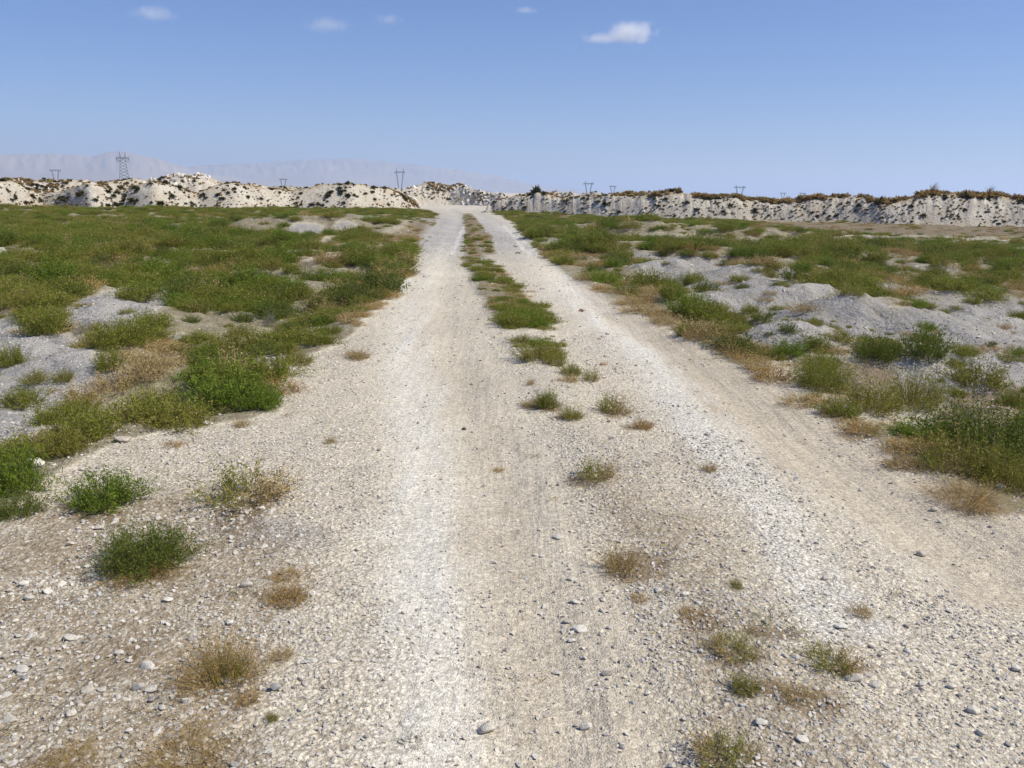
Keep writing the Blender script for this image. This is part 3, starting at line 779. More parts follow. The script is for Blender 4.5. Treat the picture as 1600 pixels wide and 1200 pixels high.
plant(446, 908, 56, 18, 'rust', 'small flat rusty tuft just behind the ragged one', 'dry_tuft', 'tuft', G_TUFT)
plant(385, 1106, 50, 28, 'rust', 'small brown tuft in front of the biggest brown tuft', 'dry_tuft', 'tuft', G_TUFT)
plant(438, 1036, 48, 24, 'dry', 'small straw tuft right of the biggest brown tuft', 'dry_tuft', 'tuft', G_TUFT)
plant(424, 1128, 22, 20, 'olive', 'tiny olive tuft among white pebbles near the bottom edge', 'dry_tuft', 'tuft', G_TUFT)
plant(270, 1212, 150, 40, 'largedry', 'brown straw mat cut by the bottom edge of the view on the left', 'dry_tuft', 'tuft', G_TUFT)
plant(100, 1208, 90, 26, 'largedry', 'straw tuft in the bottom left corner', 'dry_tuft', 'tuft', G_TUFT)
plant(638, 1172, 54, 18, 'twig', 'thin brown sprig on the bare left wheel rut at the bottom', 'dry_tuft', 'tuft', G_TUFT)
plant(14, 775, 90, 88, 'bright', 'green bush cut by the left edge above the dark low one', group=G_BUSH)
plant(20, 812, 76, 38, 'deep', 'dark low bush at the left edge below the green one', group=G_BUSH)
plant(267, 700, 44, 10, 'rust', 'flat rusty scrap of dead plant on the bare white gravel', 'dead_plant', 'dead plant')
plant(515, 693, 26, 12, 'dry', 'small dry tuft on the white left shoulder', 'dry_tuft', 'tuft', G_TUFT)
plant(375, 668, 34, 14, 'dry', 'small dry tuft in front of the bright green bush', 'dry_tuft', 'tuft', G_TUFT)
plant(560, 562, 44, 20, 'dry', 'flat straw tuft alone on the left shoulder', 'dry_tuft', 'tuft', G_TUFT)
plant(466, 572, 52, 34, 'olive', 'small olive bush at the tip of the left verge', 'green_bush', 'bush', G_BUSH)
plant(410, 552, 40, 10, 'dry', 'dry scrap behind the small gap in the left verge', 'dry_tuft', 'tuft', G_TUFT)
# left verge
plant(350, 645, 150, 62, 'bright', 'brightest green bush pushing out over the left shoulder', group=G_BUSH)
plant(405, 640, 76, 42, 'bright', 'right end of the brightest green growth on the left shoulder', group=G_BUSH)
plant(318, 612, 84, 60, 'bright', 'upright bright green bush at the back of the brightest growth', group=G_BUSH)
plant(290, 650, 40, 52, 'grey', 'grey dead twiggy bush left of the brightest green bush', 'dead_bush', 'dead bush')
plant(420, 512, 24, 34, 'grey', 'grey dead twiggy bush standing in the green left verge', 'dead_bush', 'dead bush')
plant(235, 660, 110, 50, 'olive', 'grey-green sprawling bush on the left verge', group=G_BUSH)
plant(130, 690, 90, 60, 'green', 'round green bush on the left verge above the white boulder', group=G_BUSH)
plant(85, 715, 80, 50, 'olive', 'olive bush behind the white boulder on the left verge', group=G_BUSH)
plant(170, 620, 80, 44, 'dry', 'tall straw clump between the grey slope and the green verge', 'dry_grass_clump', 'grass clump')
plant(225, 600, 90, 62, 'dry', 'tallest straw clump behind the grey-green sprawling bush', 'dry_grass_clump', 'grass clump')
plant(120, 640, 70, 44, 'dry', 'leftmost straw clump at the foot of the grey slope', 'dry_grass_clump', 'grass clump')
plant(165, 585, 46, 44, 'green', 'upright green bush between grey slope and straw', group=G_BUSH)
plant(158, 548, 60, 56, 'green', 'round green bush below the long grey gravel patch', group=G_BUSH)
plant(190, 545, 70, 50, 'green', 'green bush right of the round one by the grey patch', group=G_BUSH)
plant(62, 525, 74, 56, 'green', 'round green bush on the far left grey slope', group=G_BUSH)
plant(12, 575, 46, 40, 'green', 'green bush at the left edge on the grey slope', group=G_BUSH)
plant(95, 600, 36, 26, 'olive', 'small olive bush in the middle of the grey slope', group=G_BUSH)
plant(50, 605, 44, 28, 'olive', 'low olive bush on the grey slope near the left edge', group=G_BUSH)
plant(25, 640, 70, 36, 'green', 'wide dark-footed bush low on the grey slope at the left edge', group=G_BUSH)
plant(130, 520, 30, 24, 'grey', 'grey dry bush at the edge of the grey slope', 'dead_bush', 'dead bush')
plant(205, 470, 70, 34, 'green', 'green bush overhanging the top of the long grey patch', group=G_BUSH)
# centre
plant(855, 640, 46, 40, 'green', 'green tuft with a dry tail on the centre ridge', 'green_tuft', 'tuft', G_TUFT)
plant(826, 638, 40, 12, 'dry', 'flat dry tail left of the green centre tuft', 'dry_tuft', 'tuft', G_TUFT)
plant(958, 648, 60, 46, 'mixed', 'green and yellow tuft on the right side of the centre ridge', 'green_tuft', 'tuft', G_TUFT, rz=0)
plant(893, 657, 44, 28, 'olive', 'small olive tuft in front of the green centre tuft', 'green_tuft', 'tuft', G_TUFT)
plant(1004, 672, 34, 24, 'rust', 'small rusty tuft beside the right rut', 'dry_tuft', 'tuft', G_TUFT)
plant(933, 752, 72, 44, 'mixed', 'sparse half green tuft in the middle of the centre ridge', 'green_tuft', 'tuft', G_TUFT, rz=0)
plant(972, 898, 84, 42, 'dry', 'straw tuft with a tall stalk on the brown centre ridge', 'dry_tuft', 'tuft', G_TUFT)
plant(985, 886, 16, 44, 'twig', 'tall thin stalk rising from the straw tuft on the centre ridge', 'dry_stalk', 'stalk')
plant(1000, 940, 34, 12, 'rust', 'tiny rusty tuft below the straw tuft of the centre ridge', 'dry_tuft', 'tuft', G_TUFT)
plant(832, 717, 36, 12, 'twig', 'bent dry sprig lying across the tan rut', 'dry_tuft', 'tuft', G_TUFT)
plant(780, 738, 26, 9, 'rust', 'short dry scrap lying on the tan rut', 'dry_tuft', 'tuft', G_TUFT)
plant(602, 860, 34, 8, 'twig', 'thin dry sprig lying on the white left rut', 'dry_tuft', 'tuft', G_TUFT)
plant(1110, 738, 30, 24, 'dry', 'small straw tuft beside the white band of the right rut', 'dry_tuft', 'tuft', G_TUFT)
plant(838, 566, 78, 44, 'olive', 'grey-green bush where the centre strip thins out', 'green_bush', 'bush', G_BUSH)
plant(868, 572, 40, 28, 'olive', 'small olive bush right of the thinning centre strip', 'green_bush', 'bush', G_BUSH)
plant(925, 596, 36, 30, 'mixed', 'small green and straw tuft left of the right rut', 'green_tuft', 'tuft', G_TUFT, rz=0)
plant(890, 598, 44, 18, 'dry', 'low straw tuft left of the small green one', 'dry_tuft', 'tuft', G_TUFT)
plant(829, 602, 18, 16, 'dry', 'tiny straw tuft at the edge of the tan rut', 'dry_tuft', 'tuft', G_TUFT)
plant(800, 512, 60, 36, 'green', 'green bush at the left front end of the centre strip', group=G_BUSH)
plant(840, 508, 50, 32, 'green', 'green bush at the right front end of the centre strip', group=G_BUSH)
# lower right
plant(1145, 1030, 96, 32, 'mixed', 'low tuft, straw with green right end, on the brown centre gravel', 'dry_tuft', 'tuft', G_TUFT, rz=3.1)
plant(1312, 1052, 92, 38, 'mixed', 'dark green and straw tuft beside white pebbles at lower right', 'green_tuft', 'tuft', G_TUFT, rz=0)
plant(1168, 1086, 56, 34, 'olive', 'small yellow-green tuft below the low straw tuft', 'green_tuft', 'tuft', G_TUFT)
plant(1215, 988, 86, 34, 'twig', 'sparse twiggy sprig lying on the pale gravel at right', 'dry_tuft', 'tuft', G_TUFT)
plant(1350, 964, 42, 20, 'dry', 'small straw tuft in the gravel left of the right rut', 'dry_tuft', 'tuft', G_TUFT)
plant(1150, 920, 28, 18, 'olive', 'tiny olive sprig on the pale gravel at right', 'green_tuft', 'tuft', G_TUFT)
plant(1128, 1204, 108, 56, 'mixed', 'yellow-green tuft cut by the bottom edge right of the middle', 'green_tuft', 'tuft', G_TUFT)
plant(1250, 1100, 60, 26, 'dry', 'thin straw tuft between two green ones at lower right', 'dry_tuft', 'tuft', G_TUFT)
plant(1080, 968, 46, 14, 'rust', 'flat rusty scrap on the brown centre gravel', 'dry_tuft', 'tuft', G_TUFT)
# right verge
plant(1560, 722, 190, 96, 'largedeep', 'largest dark green bush at the right edge of the view', group=G_BUSH)
plant(1590, 772, 120, 76, 'largeolive', 'olive bush at the right edge in front of the largest bush', group=G_BUSH)
plant(1525, 796, 130, 34, 'largedry', 'flat rusty straw mat at the foot of the largest bush', 'dry_tuft', 'tuft', G_TUFT)
plant(1475, 738, 70, 32, 'mixed', 'low tuft, straw with a green front, left of the largest bush', 'dry_tuft', 'tuft', G_TUFT)
plant(1412, 712, 70, 18, 'dry', 'thin dry tuft on the right shoulder left of the low one', 'dry_tuft', 'tuft', G_TUFT)
plant(1425, 735, 80, 24, 'dry', 'straggly straw tuft on the right shoulder below the thin one', 'dry_tuft', 'tuft', G_TUFT)
plant(1350, 680, 76, 22, 'rust', 'flat golden tuft on the right shoulder', 'dry_tuft', 'tuft', G_TUFT)
plant(1440, 645, 100, 84, 'largeolive', 'tall yellow-green bush on the right verge', group=G_BUSH)
plant(1370, 650, 110, 60, 'olive', 'wide yellow-green bush left of the tall one on the right verge', group=G_BUSH)
plant(1295, 614, 110, 68, 'large', 'green bush with a dry foot on the right verge', group=G_BUSH)
plant(1240, 560, 66, 26, 'bright', 'low bright green strip at the edge of the grey mounds', group=G_BUSH)
plant(1290, 580, 60, 40, 'green', 'green bush right behind the low bright strip', group=G_BUSH)
plant(1374, 572, 70, 54, 'deep', 'round green bush standing in front of the grey mound', group=G_BUSH)
plant(1457, 572, 84, 62, 'deep', 'round dark-footed bush on grey gravel, second from the mound', group=G_BUSH)
plant(1542, 612, 90, 58, 'olive', 'sparse round bush on the grey gravel near the right edge', group=G_BUSH)
plant(1594, 640, 50, 40, 'green', 'green bush at the right edge above the largest bush', group=G_BUSH)
plant(1215, 600, 90, 30, 'rust', 'golden straw tuft at the edge of the right shoulder', 'dry_tuft', 'tuft', G_TUFT)
plant(1160, 558, 80, 26, 'mixed', 'low straw tuft with green top beside the grey gravel', 'dry_tuft', 'tuft', G_TUFT)
plant(1190, 582, 70, 22, 'dry', 'flat straw tuft in front of the low one with green top', 'dry_tuft', 'tuft', G_TUFT)
plant(1260, 636, 80, 20, 'dry', 'flat golden straw tuft under the green bush of the right verge', 'dry_tuft', 'tuft', G_TUFT)
plant(1080, 500, 84, 50, 'bright', 'bright green bush between the right rut and the grey mounds', group=G_BUSH)
plant(1125, 510, 50, 26, 'green', 'small green bush right of the bright one', group=G_BUSH)
plant(1050, 470, 50, 40, 'green', 'green bush behind the bright one by the right rut', group=G_BUSH)
plant(1155, 508, 44, 30, 'olive', 'olive bush against the grey mound', group=G_BUSH)
plant(1090, 533, 60, 28, 'dry', 'straw tuft in front of the bright green bush', 'dry_tuft', 'tuft', G_TUFT)
plant(1040, 508, 70, 22, 'dry', 'straw tuft on the edge of the right rut', 'dry_tuft', 'tuft', G_TUFT)
plant(1185, 574, 3, 3, 'dry', 'tiny straw tuft by the grey gravel', 'dry_tuft', 'tuft', G_TUFT)
plant(1186, 530, 14, 34, 'twig', 'single upright stalk on the grey gravel', 'dry_stalk', 'stalk')

# ------------------------------------------------------------------ words for where a small thing lies
MARKS = [(372, 780, 'the wide half dry bush on the left gravel'), (150, 780, 'the lone bright bush near the left edge'), (215, 885, 'the dark bush with the dry skirt'),
         (330, 1055, 'the biggest brown tuft'), (445, 935, 'the ragged rusty tuft'), (350, 630, 'the brightest green bush'), (55, 725, 'the white boulder at the left verge'),
         (225, 585, 'the tallest straw clump'), (200, 485, 'the long grey gravel patch'), (560, 555, 'the flat straw tuft on the left shoulder'), (855, 630, 'the green centre tuft with a dry tail'),
         (958, 635, 'the green and yellow centre tuft'), (933, 740, 'the sparse centre tuft'), (972, 890, 'the straw tuft with a tall stalk'), (725, 672, 'the dark stone in the left track'),
         (1145, 1020, 'the low straw tuft at lower right'), (1312, 1040, 'the dark green and straw tuft'), (1438, 868, 'the angular stone in the right rut'), (1560, 680, 'the largest bush at the right edge'),
         (1440, 610, 'the tall yellow-green bush'), (1295, 590, 'the green bush with a dry foot'), (1457, 545, 'the round dark-footed bush'), (1350, 505, 'the largest grey mound'),
         (1080, 480, 'the bright bush by the right rut'), (838, 550, 'the thinning end of the centre strip'), (760, 440, 'the middle of the green centre strip'), (470, 360, 'the bare pale mounds in the left field'),
         (650, 380, 'the far bend of the track'), (862, 378, 'the pale patch right of the far track'), (1180, 430, 'the far grey mounds'), (1480, 440, 'the sparse grey ground at right'),
         (640, 1160, 'the thin sprig on the left rut'), (1130, 1180, 'the tuft cut by the bottom edge'), (893, 1000, 'the triangular stone on the tan rut'), (1588, 1045, 'the upright white stone at the right edge'),
         (470, 690, 'the small dry tuft on the white shoulder'), (620, 850, 'the dry sprig on the white rut'), (700, 980, 'the middle of the smooth left rut'), (1200, 800, 'the white band of the right rut')]
USED = set()
def where_is(x, y, z, what):
    px, py = project(x, y, z); px, py = float(px), float(py)
    zone = 'the left verge and field' if x < edge_l(np.clip(y, 2, 80)) else ('the gravelly ground right of the track' if x > edge_r(np.clip(y, 2, 80)) else 'the track and its shoulders')
    near = sorted(MARKS, key=lambda m: (m[0] - px) ** 2 + ((m[1] - py) * 2.0) ** 2)
    for mx, my, ph in near[:5]:
        dx, dy = px - mx, (py - my) * 1.6
        d = math.hypot(dx, dy)
        rel = ('right of' if dx > 0 else 'left of') if abs(dx) > abs(dy) else ('in front of' if dy > 0 else 'behind')
        far = 'close ' if d < 45 else ('a little way ' if d < 130 else 'well ')
        t = '%s %s%s %s' % (what, far, rel, ph)
        if t not in USED and len(t.split()) <= 16:
            USED.add(t); return t, zone
    return t, zone

# ------------------------------------------------------------------ ground cover and further bushes
def cover():
    allpts = []
    def sample(n, d0, d1, expo=1.0):
        y = d0 + (d1 - d0) * rng.uniform(0, 1, n) ** expo; x = rng.uniform(-1, 1, n) * (.68 * y + 1.5)
        z = zground(x, y); return x, y, z, survey(x, y, z)
    bx = {'P': [], 'R': [], 'S': [], 'I': []}
    order = ['green', 'olive', 'bright', 'dry', 'rust', 'stalk', 'deep']
    meshes, start = [], {}
    for k in order:
        start[k] = (len(meshes), len(KINDS[k])); meshes += [join2(v) for v in KINDS[k]]
    singles = []
    for q in ((55, 728, .22), (193, 690, .18), (92, 640, .2), (325, 663, .12)): PLANT_SPOTS.append((*ground_at(q[0], q[1])[:2], q[2] / .75))
    for (n, d0, d1, r0, r1) in ((4000, 4.2, 13, .07, .30), (9500, 11, 30, .12, .44), (17000, 26, 69, .16, .48)):
        x, y, z, s = sample(n, d0, d1, .62)
        patch = sstep(.36, .60, fbm(x * .9, y * .55, 131, 4))
        v = s[:, 0]
        fl = .10 + .14 * sstep(10, 16, y) + .36 * sstep(22, 40, y); v0 = v; v = np.where(v < .6, v * .75, v)
        p = np.where(v > .7, v * (fl + (1 - fl) * patch), v * (.10 + 1.15 * patch) + .03 * (s[:, 2] > .5)) 
        in_strip = (x > edge_l(np.clip(y, 2, 80))) & (x < edge_r(np.clip(y, 2, 80))) & (v0 > .25); p = np.where(in_strip, v0 * .95, p)
        k = rng.uniform(0, 1, n) < p
        # keep clear of the hand placed plants and of the banks
        for (qx, qy, qr) in PLANT_SPOTS: k &= ((x - qx) ** 2 + (y - qy) ** 2) > (qr * .75) ** 2
        rr = np.hypot(x, y); pxx, _ = project(x, y, z)
        foot = np.where(pxx < 700, np.interp(pxx, [0, 142, 450, 660], [65, 64, 68, 74]), np.interp(pxx, [760, 1000, 1400, 1600], [70, 60, 61, 64]))
        k &= rr < foot + .4
        x, y, z, s = x[k], y[k], z[k], s[k]; m = len(x)
        dn = s[:, 1] * .9 + (fbm(x * .6, y * .6, 151, 3) - .5) * 1.1
        edge = 1 - np.clip((s[:, 0] - .3) / .6, 0, 1)
        dn = dn + edge * .25
        u = rng.uniform(0, 1, m)
        kd = np.where(u < dn, np.where(rng.uniform(0, 1, m) < .6, 3, 4), np.where(rng.uniform(0, 1, m) < .48, 0, np.where(rng.uniform(0, 1, m) < .68, 1, 2)))
        kd = np.where((rng.uniform(0, 1, m) < .10) & (kd < 3), 5, kd)
        kd = np.where((rng.uniform(0, 1, m) < .20) & (kd < 2) & ((x < edge_l(np.clip(y, 2, 80))) | (x > edge_r(np.clip(y, 2, 80)))), 6, kd)
        size = (r0 + (r1 - r0) * rng.uniform(0, 1, m) ** 1.4) * (.8 + .4 * fbm(x * .3, y * .3, 171, 2))
        size = size * np.clip(.30 + .85 * s[:, 0], .3, 1); on_road = (x > edge_l(np.clip(y, 2, 80))) & (x < edge_r(np.clip(y, 2, 80))) & (y > 8.5); size = np.where(on_road, np.minimum(size * .75, .20 - .05 * sstep(12, 18, y)), size)
        hgt = size * np.where(on_road, .75, 1) * rng.uniform(.45, 1.1, m) * (1 - .45 * sstep(24, 45, y)) * np.where((kd >= 3) & (kd < 6), .62, 1)
        for i in range(m):
            b0, c = start[order[kd[i]]]
            j = random.randrange(c)
            rec = (x[i], y[i], z[i] - .01, size[i], hgt[i], b0 + j, order[kd[i]], j, s[i, 0], s[i, 2])
            singles.append(rec)
    # the plants that show largest and stand apart become objects of their own
    singles.sort(key=lambda r: -(r[3] / r[1]) * (1.6 if r[8] < .6 else 1.0))
    own, rest = singles[:190], singles[190:]
    for (x, y, z, sx, h, mi, kd, j, v, g) in own:
        if kd in ('dry', 'rust', 'stalk'): nm, cat, c0 = 'dry_tuft', 'tuft', 'straw-coloured tuft'
        elif kd == 'olive': nm, cat, c0 = 'green_bush', 'bush', 'olive green bush'
        elif kd == 'bright': nm, cat, c0 = 'green_bush', 'bush', 'fresh green bush'
        else: nm, cat, c0 = 'green_bush', 'bush', 'dark green bush'
        size_w = 'big' if sx > .30 else ('small' if sx < .17 else 'mid-sized')
        lab, zone = where_is(x, y, z, '%s %s' % (size_w, c0))
        rt = bpy.data.objects.new(nm, None); COL.objects.link(rt)
        rt.location = (x, y, z); rt.rotation_euler = (0, 0, random.uniform(0, 6.28)); rt.scale = (sx, sx, h)
        tag(rt, lab, cat, 'green and straw-coloured plants on %s' % zone)
        link('stems', KINDS[kd][j][0], rt); link('foliage', KINDS[kd][j][1], rt)
    n = len(rest)
    A = np.array([[r[0], r[1], r[2]] for r in rest]); Sx = np.array([[r[3], r[3], r[4]] for r in rest])
    R = np.stack([rng.normal(size=n) * .05, rng.normal(size=n) * .05, rng.uniform(0, 6.28, n)], 1)
    scatter('steppe_vegetation', A, R, Sx, np.array([r[5] for r in rest]), meshes, 'low green steppe plants and straw covering the fields on both sides')
cover()

# ------------------------------------------------------------------ plants on the banks
def bank_points(bk, n, s0, s1, px0, px1, rg, power=1.0):
    Vb, s, px = bk
    nr, nc = s.shape
    ci = rg.integers(np.searchsorted(px, px0), max(np.searchsorted(px, px1), 1), n * 5)
    want = s0 + (s1 - s0) * rg.uniform(0, 1, n * 5) ** power
    w = fbm(px[ci] / 16.0, want * 2.2, 333, 3) + rg.uniform(0, .75, n * 5)
    pick = np.argsort(-w)[:int(n * 1.6)]; pick = rg.permutation(pick)[:n]; ci, want = ci[pick], want[pick]
    out = []
    for c, w in zip(ci, want):
        r = int(np.argmin(np.abs(s[:, c] - w))); out.append(Vb[r, c])
    return np.array(out)
def ball_bush(name, seed, mat, n=60, up=.7):
    rg = np.random.default_rng(seed)
    d = rg.normal(size=(n, 3)); d[:, 2] = np.abs(d[:, 2]); d /= np.linalg.norm(d, axis=1, keepdims=True)
    v, f = blades(d * .25, d + rg.normal(size=d.shape) * .3, rg.uniform(.5, .95, n), rg.uniform(.16, .3, n), .1, rg)
    return mesh_from(name, v, f, [mat])
DARKB = [ball_bush('dark_bush', 900 + i, M_DARKGREEN, 70) for i in range(4)]
GOLDB = [ball_bush('golden_clump', 920 + i, M_DRY, 80) for i in range(3)]
RUSTB = [ball_bush('rusty_clump', 940 + i, M_RUST, 80) for i in range(3)]
rgb = np.random.default_rng(77)
def bank_bushes(bk, n, s0, s1, px0, px1, size, meshes, name, cat, label, group):
    for p in bank_points(bk, n, s0, s1, px0, px1, rgb):
        o = link(name, meshes[rgb.integers(0, len(meshes))])
        k = size[0] * .8 + (size[1] * 1.15 - size[0] * .8) * rgb.uniform(0, 1) ** 1.8; o.location = p - np.array([0, 0, .03]); o.scale = (k, k, k * rgb.uniform(.7, 1.0)); o.rotation_euler = (0, 0, rgb.uniform(0, 6.28))
        u = float(project(*p)[0] - px0) / (px1 - px0)
        Vb, s_, pz = bk; up = float(s_.ravel()[np.argmin(((Vb - p) ** 2).sum(-1).ravel())])
        tag(o, 'dark bush %s, %s, on %s' % ('high up' if up > .66 else ('halfway up' if up > .33 else 'low down'),
                               'far left' if u < .2 else ('left' if u < .4 else ('middle' if u < .6 else ('right' if u < .8 else 'far right'))), label.split(' on ', 1)[1]), cat, group)
for (a, b, n, wh) in ((0, 60, 14, 'the low green end of the left bank'), (90, 195, 34, 'the first white heap from the left'), (200, 300, 32, 'the rounded white heap below the left pylon'),
                      (305, 455, 30, 'the third white heap from the left'), (456, 640, 62, 'the broad white heap left of the track gap')):
    bank_bushes(front_l, n, .05, .95, a, b, (.14, .34), DARKB, 'dark_bush', 'bush', 'small dark bush on %s' % wh, 'dark bushes on %s' % wh)
for (a, b, n, wh) in ((770, 1000, 34, 'the right bank beside the track gap'), (1000, 1300, 40, 'the streaked middle of the right bank'), (1300, 1600, 44, 'the right end of the streaked bank')):
    bank_bushes(front_r, n, .1, .9, a, b, (.12, .27), DARKB, 'dark_bush', 'bush', 'small dark bush on %s' % wh, 'dark bushes on %s' % wh)
# clumps that nobody could count along the crests
def crest_stuff(name, specs, label):
    P, S_, I_ = [], [], []
    meshes = GOLDB + RUSTB + DARKB
    for bk, n, s0, s1, a, b, sz, mix in specs:
        q = bank_points(bk, n, s0, s1, a, b, rgb); P.append(q)
        k = rgb.uniform(sz[0], sz[1], n); S_.append(np.stack([k, k, k * rgb.uniform(.6, 1.0, n)], 1))
        t = rgb.choice(3, n, p=mix); I_.append(np.where(t == 0, rgb.integers(0, 3, n), np.where(t == 1, 3 + rgb.integers(0, 3, n), 6 + rgb.integers(0, 4, n))))
    P = np.concatenate(P); n = len(P)
    scatter(name, P, np.stack([np.zeros(n), np.zeros(n), rgb.uniform(0, 6.28, n)], 1), np.concatenate(S_), np.concatenate(I_), meshes, label)
crest_stuff('crest_scrub', [
    (front_r, 820, .80, 1.6, 960, 1800, (.14, .46), (.66, .22, .12)), (front_r, 60, .85, 1.5, 800, 960, (.12, .26), (.4, .2, .4)),
    (front_r, 1500, .0, 1.0, 770, 1800, (.04, .13), (.35, .15, .5)),
    (front_l, 800, .0, 1.0, -100, 640, (.04, .11), (.4, .15, .45)), (front_l, 260, .0, .22, -100, 640, (.06, .16), (.4, .2, .4)), (front_l, 120, .9, 1.5, 0, 640, (.1, .22), (.5, .2, .3)),
    (front_l, 150, .3, 1.3, 600, 655, (.10, .2), (.6, .3, .1)),
    (back_l, 900, .3, 1.5, -200, 340, (.12, .26), (.55, .2, .25)), (back_l, 100, .5, 1.4, 340, 640, (.1, .2), (.4, .2, .4)),
    (back_c, 170, .2, 1.3, 612, 760, (.12, .28), (.3, .15, .55)), (back_c, 60, .4, 1.2, 668, 712, (.2, .35), (.9, .1, .0)), (back_c, 200, .5, 1.3, 760, 1100, (.12, .22), (.4, .2, .4))],
    'rusty and golden dry scrub growing along the tops of the chalk banks')
# rocks of the rubble banks
def rubble():
    P, S_ = [], []
    for bk, n, s0, s1, a, b, sz in ((back_l, 260, .3, 1.4, 225, 345, (.12, .42)), (back_l, 150, .2, 1.3, -100, 225, (.08, .22)), (back_c, 420, .0, 1.3, 615, 780, (.1, .4)), (front_l, 160, .0, .4, 0, 640, (.05, .13)), (front_r, 260, .0, 1.0, 770, 1700, (.05, .16))):
        P.append(bank_points(bk, n, s0, s1, a, b, rgb)); S_.append(rgb.uniform(0, 1, n) ** 2 * (sz[1] - sz[0]) + sz[0])
    P = np.concatenate(P); S_ = np.concatenate(S_); n = len(P)
    scatter('rubble', P, rgb.uniform(0, 6.28, (n, 3)), S_[:, None] * rgb.uniform(.7, 1.2, (n, 3)), rgb.integers(0, 10, n), PEBBLES[:10], 'broken pale rocks lying on the banks behind the fields')
rubble()
def crest_plant(bk, px, wpx, hpx, meshes, name, cat, label, s_at=1.0):
    Vb, s, pxs = bk; c = int(np.argmin(np.abs(pxs - px))); r = int(np.argmin(np.abs(s[:, c] - s_at))); p = Vb[r, c]
    ppm = F_PX / np.linalg.norm(p - CAM)
    o = link(name, meshes[0]); o.location = p - np.array([0, 0, .05]); o.scale = (wpx / ppm / 1.8, wpx / ppm / 1.8, hpx / ppm / 1.1)
    tag(o, label, cat); return p, ppm
crest_plant(front_r, 837, 20, 15, DARKB, 'dark_bush', 'bush', 'largest dark bush on the crest just right of the track gap')
crest_plant(back_l, 368, 18, 7, DARKB[1:], 'dark_bush', 'bush', 'dark flat bush on top of the third white heap', 1.1)
crest_plant(front_l, 214, 9, 9, DARKB[2:], 'dark_bush', 'bush', 'roundest dark bush on the left flank of the second white heap', .6)
for px, wpx, hpx, lab in ((1452, 24, 17, 'pale feathery grass plume bent to the right on the right bank'), (1540, 26, 16, 'second feathery grass plume, on the right end of the right bank')):
    p, ppm = crest_plant(front_r, px, 26, 9, RUSTB, 'rusty_clump', 'scrub', 'rusty scrub clump at the foot of %s' % ('the bent plume' if px < 1500 else 'the second plume'))
    rg = np.random.default_rng(px); n = 70
    a0 = rg.uniform(0, 6.28, n); B = np.stack([np.cos(a0) * .12, np.sin(a0) * .08, np.zeros(n)], 1)
    D = np.stack([rg.normal(size=n) * .22 + .38, rg.normal(size=n) * .2, rg.uniform(.6, 1.0, n)], 1)
    v, f = blades(B, D, rg.uniform(.6, 1.25, n), rg.uniform(.012, .03, n), .25, rg)
    o = link('grass_plume', mesh_from('grass_plume', v, f, [M_DRY])); k = hpx / ppm
    o.location = p + np.array([0, 0, .05]); o.scale = (k, k, k); tag(o, lab, 'grass')

